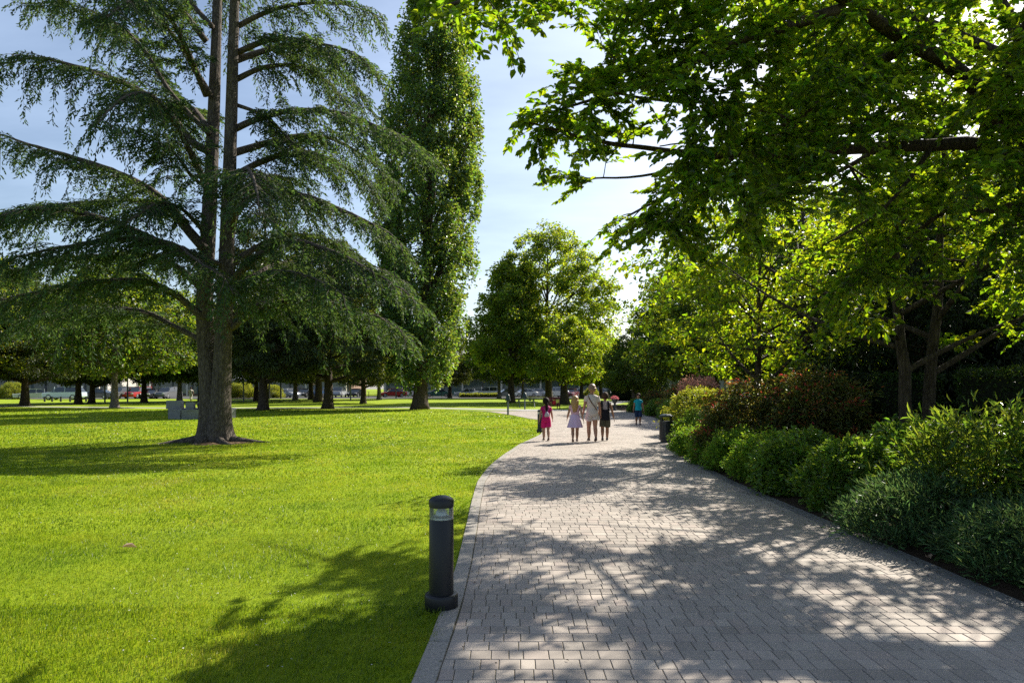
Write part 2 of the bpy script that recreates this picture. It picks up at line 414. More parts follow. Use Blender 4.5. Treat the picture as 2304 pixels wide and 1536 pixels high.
# the concrete walk that crosses beyond the lawn and the two arms that leave it
cc = np.array([(-75, 64), (-55, 61.5), (-40, 57.5), (-27, 54), (-19, 54.5), (-12, 55.8), (-7.5, 55.0), (-3.5, 52.0), (0.5, 49.2), (3.0, 47.6), (5.5, 47.0)])
tt = np.linspace(0, 10, 60); cx_, cy_ = np.interp(tt, range(11), cc[:, 0]), np.interp(tt, range(11), cc[:, 1])
w_ = np.interp(tt, [0, 5, 7, 8.5, 10], [2.2, 1.9, 2.6, 4.6, 6.0]) / 2
strip("cross_walk", np.c_[cx_, cy_ + w_], np.c_[cx_, cy_ - w_], 0.004, M['concrete'], kind='structure')
yb = np.linspace(43, 90, 30)
xl = np.interp(yb, [43, 47, 50, 54, 60, 75, 90], [3.0, 3.4, 4.6, 6.0, 6.6, 10, 16]); xr = np.interp(yb, [43, 52, 60, 75, 90], [7.6, 7.5, 8.6, 12.5, 19])
strip("far_walk", np.c_[xl, yb], np.c_[xr, yb], 0.010, M['concrete'], kind='structure')
# planting bed with lumpy mulch, from the path edge away to the right
nb, mb = 120, 40
yb = np.linspace(0, 62, nb)
gx = (right_edge(yb) + EDGE_W - .01)[:, None] + np.linspace(0, 1, mb)[None] ** 1.5 * 22
gy = np.repeat(yb[:, None], mb, 1)
gz = 0.004 + 0.05 * np.clip((np.linspace(0, 1, mb) ** 1.5 * 22)[None] / .5, 0, 1) * (0.5 + rng.random((nb, mb)))
i = np.arange(nb - 1)[:, None] * mb + np.arange(mb - 1)[None]
Geo().add(np.stack((gx, gy, gz), -1).reshape(-1, 3), np.stack((i, i + 1, i + 1 + mb, i + mb), -1).reshape(-1, 4)).build("flower_bed", M['soil'], smooth=True, kind='structure')
# car park
Geo().add([(-130, 90, .006), (60, 108, .006), (60, 128, .006), (-130, 128, .006)], (0, 1, 2, 3)).build("car_park", M['asphalt'], kind='structure')

# kerb stones: a flush concrete band along the turf, thin dark edging along the bed
def block(c4, z0, z1, ch=0.0035):
    """a stone with chamfered top from four ground corners"""
    c4 = np.asarray(c4, float); m = c4.mean(0)
    d = unit(c4 - m) * ch * 1.4
    V = np.concatenate((np.c_[c4, np.full(4, z0)], np.c_[c4, np.full(4, z1 - ch)], np.c_[c4 - d, np.full(4, z1)]))
    F = [(4 * k + j, 4 * k + (j + 1) % 4, 4 * k + 4 + (j + 1) % 4, 4 * k + 4 + j) for k in (0, 1) for j in range(4)] + [(8, 9, 10, 11)]
    return V, F
kerb = link("kerb", None, kind='structure')
y0 = 0.6
while y0 < 49:
    ln = 0.92 * (1 if y0 < 30 else 1.6)
    gg = Geo(); n = 3
    for k in range(n):
        pass
    ya, yc = y0 + .006, y0 + ln - .006
    xa, xc = left_edge(ya), left_edge(yc)
    t = unit(np.array((xc - xa, yc - ya))); nrm = np.array((t[1], -t[0])) * KERB_W
    gg.add(*block([(xa, ya), (xa + nrm[0], ya + nrm[1]), (xc + nrm[0], yc + nrm[1]), (xc, yc)], -.05, .018 + rng.random() * .003, .008))
    gg.build("kerb_stone", M['kerb'], kerb)
    y0 += ln * float(t[1])
edging = link("kerb", None, kind='structure')
y0 = 0.6
while y0 < 46:
    ln = 0.60 * (1 if y0 < 22 else 2.2)
    ya, yc = y0 + .005, y0 + ln - .005
    xa, xc = right_edge(ya), right_edge(yc)
    t = unit(np.array((xc - xa, yc - ya))); nrm = np.array((t[1], -t[0])) * EDGE_W
    Geo().add(*block([(xa, ya), (xa + nrm[0], ya + nrm[1]), (xc + nrm[0], yc + nrm[1]), (xc, yc)], -.05, .014 + rng.random() * .005)).build("edging_stone", M['edging'], edging)
    y0 += ln * float(t[1])

# pavers in courses across the path
ROW, GAP = 0.140, 0.0045
LENS = np.array([0.085, 0.106, 0.124, 0.152, 0.182]); LP = np.array([.17, .33, .26, .16, .08])
shared = {}
singles = []; rest = Geo()
y0 = 1.2; n_single = 0
while y0 < 46:
    ya, yc = y0, y0 + ROW - GAP
    ka = left_edge(np.array((ya, yc))) + KERB_W + .008; ra = right_edge(np.array((ya, yc))) - .008
    L = float(rng.choice(LENS, p=LP)); x = ka.max() - rng.random() * (L - .06)
    while x < ra.max():
        e = x + L - GAP
        if ra.min() - e < .06: e = ra.max() + .1
        l2 = np.maximum(x, ka); r2 = np.minimum(e, ra)
        if (r2 - l2).min() > 0.03:
            z = 0.012 + rng.normal() * 0.0006
            ya2, yc2 = ya + rng.normal() * .0015, yc + rng.normal() * .0015
            c4 = np.array([(l2[0], ya2), (r2[0], ya2), (r2[1], yc2), (l2[1], yc2)])
            whole = l2.max() == x and r2.min() == e
            if 3.62 < y0 and n_single < 298:
                if whole:
                    L = round(L, 3)
                    if L not in shared:
                        q = Geo().add(*block([(-(L - GAP) / 2, -(ROW - GAP) / 2), ((L - GAP) / 2, -(ROW - GAP) / 2), ((L - GAP) / 2, (ROW - GAP) / 2), (-(L - GAP) / 2, (ROW - GAP) / 2)], -.04, 0))
                        shared[L] = q.mesh("paver"); shared[L].materials.append(M['paver'])
                    o = link("paver", shared[L], parent=path, loc=((x + e) / 2, (ya + yc) / 2, z), rz=rng.normal() * .004)
                    o.rotation_euler[0] = rng.normal() * .002; o.rotation_euler[1] = rng.normal() * .002
                else:
                    Geo().add(*block(c4, -.03, z)).build("paver", M['paver'], path)
                n_single += 1
            else:
                V, F = block(c4, -.03, z)
                if y0 > 15: V, F = V[4:8] + np.array((0, 0, .0035)), [(0, 1, 2, 3)]
                rest.add(V, F)
        x = e + GAP; L = float(rng.choice(LENS, p=LP))
    y0 += ROW
rest.build("paver_courses", M['paver'], path, kind='stuff')

# turf: blades as geometry, dense near the camera and coarser farther off
def make_grass(name, regions, seed):
    r = np.random.default_rng(seed); Vs, Fs, off = [], [], 0
    for y0, y1, dens, h, w, seg in regions:
        n = int((0.5 * (y1 ** 2 - y0 ** 2) * 0.96 + 1.8 * (y1 - y0)) * dens)
        y = np.sqrt(r.random(n) * (y1 ** 2 - y0 ** 2) + y0 ** 2)
        x = -0.96 * y - 1.4 + r.random(n) * (0.96 * y + 3.2)
        ragged = 0.035 * np.sin(y * 9) * np.sin(y * 3.1 + 1) + 0.02 * np.sin(y * 31) * np.sin(y * 17 + 2) + 0.024 * r.normal(size=n) + .008
        bare = np.zeros(n, bool)
        for bx, by, br in ((-8.7, 20.0, .72), (-8.3, 19.5, .55), (-.52, 4.95, .13), (.98, 24.4, .13)):
            bare |= (x - bx) ** 2 + (y - by) ** 2 < (br * (1 + .12 * np.sin(np.arctan2(y - by, x - bx) * 5))) ** 2
        keep = (x < left_edge(y) + ragged) & ~bare
        x, y = x[keep], y[keep]; n = len(x)
        patch = 0.5 + 0.5 * np.sin(x * 1.7 + 2 * np.sin(y * .9)) * np.sin(y * 2.3 + 1.3 * np.sin(x * 1.1))
        tuft = 0.5 + 0.5 * np.sin(x * 11 + 3 * np.sin(y * 7)) * np.sin(y * 13 + 3 * np.sin(x * 5))
        hh = h * (0.45 + 0.35 * patch + 0.35 * tuft) * (0.6 + 0.8 * r.random(n))
        dp = np.hypot(x + .512, y - 4.95); hh *= 1 + .8 * np.exp(-((dp - .14) / .05) ** 2)
        az = r.random(n) * 2 * np.pi; lean = np.abs(r.normal(size=n)) * 0.55 + .15
        wind = 0.9 * np.sin(x * .8 + y * .55) + .6 * np.sin(x * 2.9 - y * 1.7)
        dx, dy = np.cos(az + 0) * .75 + .45 * np.cos(wind), np.sin(az) * .75 + .45 * np.sin(wind)
        sa = r.random(n) * 2 * np.pi; sx, sy = np.cos(sa) * w / 2, np.sin(sa) * w / 2
        b = np.stack((x, y, np.full(n, -.002)), 1); s_ = np.stack((sx, sy, np.zeros(n)), 1)
        mid = b + np.stack((dx * hh * lean * .35, dy * hh * lean * .35, hh * .6), 1)
        tip = b + np.stack((dx * hh * lean * 1.1, dy * hh * lean * 1.1, hh * (1.0 - .25 * lean)), 1)
        if seg == 2:
            V = np.stack((b - s_, b + s_, mid + s_ * .8, mid - s_ * .8, tip), 1).reshape(-1, 3)
            i = off + np.arange(n)[:, None] * 5
            Fs.append((4, i + np.array((0, 1, 2, 3)))); Fs.append((3, i + np.array((3, 2, 4))))
        else:
            V = np.stack((b - s_, b + s_, tip), 1).reshape(-1, 3)
            i = off + np.arange(n)[:, None] * 3
            Fs.append((3, i + np.array((0, 1, 2))))
        Vs.append(V); off += len(V)
    gg = Geo(); gg.v = Vs; gg.n = off
    for k, F in Fs: gg.f.setdefault(k, []).append(F)
    return gg.build(name, M['blade'], kind='stuff')
make_grass("grass", [(2.6, 5.0, 7600, .042, .0042, 2), (5.0, 7.5, 5000, .042, .0052, 1), (7.5, 12, 1900, .043, .010, 1), (12, 20, 680, .045, .020, 1), (20, 30, 230, .05, .040, 1), (30, 40, 80, .05, .075, 1), (40, 50, 36, .05, .10, 1)], 3)
# small white specks

# ------------------------------------------------------------------ vegetation engine
def leaf_faces(P, D, N, L, W, shape='rhomb', fold=0.18, curl=0.12):
    n = len(P); L = np.broadcast_to(np.asarray(L, float), (n,))[:, None]; W = np.broadcast_to(np.asarray(W, float), (n,))[:, None]
    D = unit(D); Sd = unit(np.cross(D, N)); U = np.cross(Sd, D)
    if shape == 'rhomb':
        V = np.stack((P, P + D * L * .5 + Sd * W * .5 + U * W * fold, P + D * L - U * L * curl, P + D * L * .45 - Sd * W * .5 + U * W * fold), 1)
        return V.reshape(-1, 3), [(np.arange(n)[:, None] * 4 + np.arange(4)[None])]
    if shape == 'needle':
        V = np.stack((P - Sd * W * .5, P + Sd * W * .5, P + D * L), 1)
        return V.reshape(-1, 3), [(np.arange(n)[:, None] * 3 + np.arange(3)[None])]
    # six-cornered blade folded along the midrib
    V = np.stack((P, P + D * L * .34 - Sd * W * .46 + U * W * fold, P + D * L * .70 - Sd * W * .36 + U * W * fold * .8,
                  P + D * L - U * L * curl, P + D * L * .70 + Sd * W * .36 + U * W * fold * .8, P + D * L * .34 + Sd * W * .46 + U * W * fold), 1)
    b = np.arange(n)[:, None] * 6
    return V.reshape(-1, 3), [b + np.array((0, 3, 2, 1)), b + np.array((0, 5, 4, 3))]

def add_leaves(geo, *a, **k):
    V, Fs = leaf_faces(*a, **k)
    o = geo.n; geo.v.append(V); geo.n += len(V)
    for F in Fs: geo.f.setdefault(F.shape[1], []).append(F + o)

def bez(a, b, c, n):
    t = np.linspace(0, 1, n)[:, None]
    return (1 - t) ** 2 * a + 2 * t * (1 - t) * b + t ** 2 * c

def sun_gap(P, seed=0.0, share=0.45):
    """gaps in the crowns that let patches of sun through to the ground: keyed to where a point's shadow falls"""
    k = P[:, 2] / S.z
    x, y = P[:, 0] - S.x * k, P[:, 1] - S.y * k
    n = np.sin(x * 2.3 + 1.7 * np.sin(y * 1.1 + seed)) * np.sin(y * 1.9 + 1.4 * np.sin(x * 1.3 + 2 + seed)) + .55 * np.sin(x * 5.1 + y * 1.7 + seed) * np.sin(y * 4.3 - x * 2.1)
    th = np.interp(share, [0, .3, .5, .7, 1], [-2, -.28, 0, .28, 2])
    k = np.maximum(P[:, 2] - .7, 0) / S.z                       # the low mounds by the path stand in thinner shade
    x, y = P[:, 0] - S.x * k, P[:, 1] - S.y * k
    th = np.where((x > 3.6) & (x < 5.5) & (y > 8.2) & (y < 16.8), np.maximum(th, .40), th)
    g_ = P[:, 2] / S.z; gx_, gy_ = P[:, 0] - S.x * g_, P[:, 1] - S.y * g_
    th = np.where((gx_ > -.4) & (gx_ < 3.8) & (gy_ > 2.6) & (gy_ < 5.8), np.maximum(th, np.where(gx_ > 1.5, .05, .36)), th)
    th = np.where((gx_ > -.4) & (gx_ < 3.8) & (gy_ >= 5.8) & (gy_ < 9.5), np.maximum(th, .26), th)
    th = np.where((gx_ > -.2) & (gx_ < 3.6) & (gy_ >= 9.5) & (gy_ < 17), np.maximum(th, .10), th)
    th = np.where((gx_ < -.55) & (gy_ > 3.2), th - .18, th)
    return n < th

def resample(P, step):
    P = np.asarray(P, float)
    d = np.r_[0, np.cumsum(np.linalg.norm(np.diff(P, axis=0), axis=1))]
    # smooth through the given points first
    n0 = max(len(P) * 6, 12); t = np.linspace(0, len(P) - 1, n0)
    Q = []
    for u in t:
        k = min(int(u), len(P) - 2); f = u - k
        p0, p1, p2, p3 = P[max(k - 1, 0)], P[k], P[k + 1], P[min(k + 2, len(P) - 1)]
        Q.append(0.5 * ((2 * p1) + (p2 - p0) * f + (2 * p0 - 5 * p1 + 4 * p2 - p3) * f * f + (3 * p1 - p0 - 3 * p2 + p3) * f ** 3))
    Q = np.array(Q); d = np.r_[0, np.cumsum(np.linalg.norm(np.diff(Q, axis=0), axis=1))]
    m = max(int(d[-1] / step), 3); s = np.linspace(0, d[-1], m)
    return np.stack([np.interp(s, d, Q[:, k]) for k in range(3)], 1), d[-1]

def lumps(az, t, seed):
    r = np.random.default_rng(seed + 991); out = np.zeros_like(az)
    for k in range(7):
        fa, ft = r.integers(1, 6), r.uniform(2, 11)
        out += np.sin(az * fa + t * ft + r.uniform(0, 6.3)) / 7 ** .5
    return out

def plant(name_parts, seed, H, env, stem_r=0.2, trunk_top=0.8, limbs=14, clumps=220, per=90, leaf=(0.2, 0.14), clump_r=0.55, flat=0.6,
          shape='rhomb', droop=0.2, up=0.8, lump=0.16, inner=0.45, rise=0.35, stems=((0, 0),), trunk_mat=None, leaf_m=None, twig_r=0.02, fork=0.25,
          tip=None, out=0.5, gaps=None, wob=0.04, trunk_k=9, lean=(0, 0), vert=1.0, shell_pow=0.6):
    """a woody plant about the origin: returns (trunk mesh, crown mesh, tip mesh or None).
    env: list of (height fraction, radius in metres)"""
    r = np.random.default_rng(seed)
    ez, er = np.array([e[0] for e in env]), np.array([e[1] for e in env])
    R = lambda t, az: np.interp(t, ez, er) * (1 + lump * lumps(np.asarray(az), np.asarray(t) * 1.0, seed))
    tr = Geo(); nodes = []
    lx, ly = lean
    for sx, sy in stems:
        n = 12; z = np.linspace(0, 1, n)
        w = np.cumsum(r.normal(size=(n, 2)) * wob * H / n, 0)
        P = np.c_[sx + w[:, 0] - w[0, 0] + sx * z * 1.6 + lx * z, sy + w[:, 1] - w[0, 1] + sy * z * 1.6 + ly * z, z * H * trunk_top - 0.05]
        rad = stem_r * (1 - .88 * z ** .9) + stem_r * .55 * np.exp(-z * H * trunk_top / (stem_r * 1.6))
        # finer rings at the foot, so that it flares
        zz = np.r_[np.linspace(0, .06, 5)[:-1], np.linspace(.06, 1, 14)]
        P2 = np.stack([np.interp(zz, z, P[:, k]) for k in range(3)], 1)
        rad = stem_r * (1 - .88 * zz ** .9) + stem_r * .55 * np.exp(-zz * H * trunk_top / (stem_r * 1.3))
        tr.tube(P2, rad, trunk_k)
        k0 = np.searchsorted(P2[:, 2], ez[0] * H * .9)
        nodes += [(p, q) for p, q in zip(P2[k0:], rad[k0:])]
        nl = max(1, limbs // len(stems))
        for i in range(nl):
            f = ez[0] * .75 + (i + .3 + .5 * r.random()) / nl * (trunk_top * .97 - ez[0] * .75)
            k = np.clip(np.searchsorted(P2[:, 2], f * H), 1, len(P2) - 1)
            a = np.array([np.interp(f * H, P2[:, 2], P2[:, c]) for c in range(3)])
            ra = np.interp(f * H, P2[:, 2], rad)
            az = i * 2.399 + r.normal() * .35
            f2 = min(f + rise * (0.5 + r.random()) * (1 - f), .97)
            rr = float(R(f2, az)) * (.72 + .2 * r.random())
            c = np.array((lx * f2 + sx + math.cos(az) * rr, ly * f2 + sy + math.sin(az) * rr, f2 * H))
            b = a + (c - a) * np.array((.55, .55, .2 + .6 * r.random())) + np.r_[r.normal(size=2) * .06 * rr, 0]
            Q = bez(a, b, c, 9)
            rq = np.maximum(min(ra * .62, stem_r * .5) * (1 - np.linspace(0, .92, 9)), twig_r * .6)
            tr.tube(Q, rq, 6, cap=False)
            nodes += [(p, q) for p, q in zip(Q[2:], rq[2:])]
    NP = np.array([p for p, _ in nodes]); NR = np.array([q for _, q in nodes])
    # clump centres through the crown, most of them towards the outside
    t = r.random(clumps * 6) * (ez[-1] - ez[0]) + ez[0]
    az = r.random(len(t)) * 2 * np.pi
    rad = R(t, az); acc = r.random(len(t)) < (rad / rad.max()) ** 1.1
    t, az, rad = t[acc][:clumps], az[acc][:clumps], rad[acc][:clumps]
    q = inner + (1 - inner) * r.random(len(t)) ** shell_pow
    C = np.c_[lx * t + np.cos(az) * rad * q, ly * t + np.sin(az) * rad * q, t * H]
    if gaps is not None:
        k_ = ~sun_gap(C + np.array(gaps[0]), share=gaps[1]); C, t, az, rad, q = C[k_], t[k_], az[k_], rad[k_], q[k_]
    for c in C:
        d2 = ((NP - c) * np.array((1, 1, 1.4)))
        d2 = (d2 ** 2).sum(1) + np.where(NP[:, 2] > c[2] + .1, 1.5 * (NP[:, 2] - c[2]) ** 2, 0)
        j = int(d2.argmin()); a = NP[j]
        if d2[j] > .02:
            b = (a + c) / 2 + np.array((0, 0, .12 * np.linalg.norm(c - a))) + r.normal(size=3) * .05 * np.linalg.norm(c - a)
            tr.tube(bez(a, b, c, 4), np.linspace(max(min(NR[j] * .5, twig_r * 1.4), twig_r * .5), twig_r * .25, 4), 3, cap=False)
    n = len(C) * per
    ci = np.repeat(np.arange(len(C)), per)
    cs = clump_r * (0.65 + 0.7 * r.random(len(C)))
    off = r.normal(size=(n, 3)); off = off / np.maximum(np.linalg.norm(off, axis=1, keepdims=True), .2) * (r.random((n, 1)) ** .45)
    P = C[ci] + off * cs[ci][:, None] * np.array((1, 1, flat))
    O = np.c_[P[:, 0] - lx * P[:, 2] / H, P[:, 1] - ly * P[:, 2] / H, np.zeros(n)]; O = O / np.maximum(np.linalg.norm(O, axis=1, keepdims=True), .3)
    N = unit(np.array((0, 0, up)) + O * .35 + r.normal(size=(n, 3)) * .5)
    D = unit(O * out + off * .5 + r.normal(size=(n, 3)) * .55 - np.array((0, 0, droop)))
    sz = 0.65 + 0.7 * r.random(n)
    cr = Geo(); tipg = None
    keep = P[:, 2] > .03
    if tip is not None:
        frac, = tip
        hi = (P[:, 2] > C[ci][:, 2] + .25 * cs[ci] * flat) & (q[ci] > .8) & (r.random(n) < frac) & keep
        tipg = Geo(); add_leaves(tipg, P[hi], D[hi], N[hi], leaf[0] * sz[hi], leaf[1] * sz[hi], shape=shape)
        keep &= ~hi
    add_leaves(cr, P[keep], D[keep], N[keep], leaf[0] * sz[keep], leaf[1] * sz[keep], shape=shape)
    tm = tr.mesh(name_parts[0], True); tm.materials.append(trunk_mat or M['bark'])
    cm = cr.mesh(name_parts[1]); cm.materials.append(leaf_m or M['leaf_grove'])
    xm = None
    if tipg is not None: xm = tipg.mesh(name_parts[2]); xm.materials.append(M['red_tip'])
    return tm, cm, xm

def grow(name, label, cat, loc, meshes, parts=('trunk', 'crown', 'young_leaves'), rz=0.0, scale=None, group=None):
    t = thing(name, label, cat, loc, rz, group, scale)
    for p, me in zip(parts, meshes):
        if me is not None: link(p, me, parent=t)
    return t

TC = ('trunk', 'crown', 'young_leaves')
SC = ('stems', 'foliage', 'young_leaves')

# ------------------------------------------------------------------ far buildings and backdrop come first (large structure)
def window_wall(root, L, z0, z1, n, y, mat_glass, mat_frame):
    w = L / n
    for k in range(n):
        x = -L / 2 + w * (k + .5)
        f = Geo()
        for sx in (-1, 1): f.box((x + sx * (w / 2 - .09), y - .04, (z0 + z1) / 2), (.12, .12, z1 - z0))
        for z in (z0 + .06, z1 - .06): f.box((x, y - .04, z), (w - .31, .10, .12))
        fo = f.build("window", mat_frame, root)
        Geo().box((x, y + .05, (z0 + z1) / 2), (w - .32, .04, z1 - z0 - .26)).build("pane", mat_glass, fo)

M['bwall'] = plain("render_wall", (0.46, 0.44, 0.41), 0.9, var=0.15, bscale=3)
M['bwall2'] = plain("brick_wall", (0.20, 0.12, 0.09), 0.9, var=0.3, bscale=12)
M['broof'] = plain("roof_metal", (0.20, 0.21, 0.24), 0.55, var=0.12, bscale=2)
M['bframe'] = plain("window_frame", (0.09, 0.095, 0.10), 0.5)
M['bglass'] = plain("shop_glass", (0.10, 0.13, 0.13), 0.06, spec=0.8)
M['bcol'] = plain("pale_column", (0.48, 0.44, 0.38), 0.8)
M['dark_metal'] = plain("dark_metal", (0.009, 0.010, 0.0125), 0.42, 0.0, 0.4, bump=0.05, bscale=90)

def building(label, loc, L, D, H, n, wall, rz=0.0, porch=True):
    b = thing("building", label, "building", loc, rz)
    g = Geo(); g.box((0, D / 2, H / 2), (L, D - .2, H)); g.build("wall", wall, b)
    r = Geo(); r.box((0, D / 2 - 1.0, H + .28), (L + 1.6, D + 3.2, .55)); r.box((0, D / 2, H + .75), (L - 2, D - 2, .4)); r.build("roof", M['broof'], b)
    window_wall(b, L - 1.0, .35, H - .8, n, -.06 + .1, M['bglass'], M['bframe'])
    if porch:
        for k in range(n // 2 + 1):
            x = -L / 2 + .6 + (L - 1.2) * k / (n // 2)
            Geo().box((x, -2.2, H / 2), (.34, .34, H)).build("column", M['bcol'], b)
    return b
building("long low shop building with grey roof and dark windows behind the white cars", (-2, 133, 0), 46, 14, 3.9, 12, M['bwall'])
building("low brick building behind the red cars left of the columnar tree", (-52, 136, 0), 40, 14, 4.4, 10, M['bwall2'])
building("pale columned building behind the parked van at the far left", (-95, 128, 0), 36, 14, 4.6, 10, M['bwall'], 0.12)
building("low grey building beyond the path end on the right", (34, 140, 0), 26, 12, 4.2, 8, M['bwall'], -0.1)

# picnic shelter seen just to the right of the cedar's trunk
sh = thing("picnic_shelter", "open picnic shelter with a blue grey hipped roof beyond the cedar", "shelter", (-38.0, 98, 0))
for x in (-4, 4):
    for y in (-2.4, 2.4): Geo().box((x, y, 1.2), (.18, .18, 2.4)).build("post", M['dark_metal'], sh)
g = Geo(); V = [(-5, -3.4, 2.4), (5, -3.4, 2.4), (5, 3.4, 2.4), (-5, 3.4, 2.4), (-5, -3.4, 2.6), (5, -3.4, 2.6), (5, 3.4, 2.6), (-5, 3.4, 2.6), (-2.4, 0, 4.0), (2.4, 0, 4.0)]
g.add(V, [(3, 2, 1, 0), (0, 1, 5, 4), (1, 2, 6, 5), (2, 3, 7, 6), (3, 0, 4, 7), (4, 5, 9, 8), (6, 7, 8, 9)]); g.add(V, [(5, 6, 9), (7, 4, 8)])
g.build("roof", M['broof'], sh)

# far wood behind everything: one uneven belt of crowns
def far_wood():
    r = np.random.default_rng(5); g = Geo()
    for k in range(100):
        x = -230 + k * 4.1 + r.normal() * 2; y = 175 + r.normal() * 8; H = 8 + 7 * r.random(); R = 3.2 + 2.2 * r.random()
        n = 300
        v = r.normal(size=(n, 3)); v = unit(v) * r.random((n, 1)) ** .4
        P = np.array((x, y, H * .55)) + v * np.array((R, R, H * .47)) * (1 + .2 * np.sin(v[:, :1] * 9 + k))
        P[:, 2] = np.maximum(P[:, 2], .2)
        N = unit(v + np.array((0, 0, .7)) + r.normal(size=(n, 3)) * .5); D = unit(v + r.normal(size=(n, 3)))
        add_leaves(g, P, D, N, .9 + .6 * r.random(n), .6 + .4 * r.random(n))
    g.build("treeline", M['leaf_grove'], kind='stuff')
far_wood()

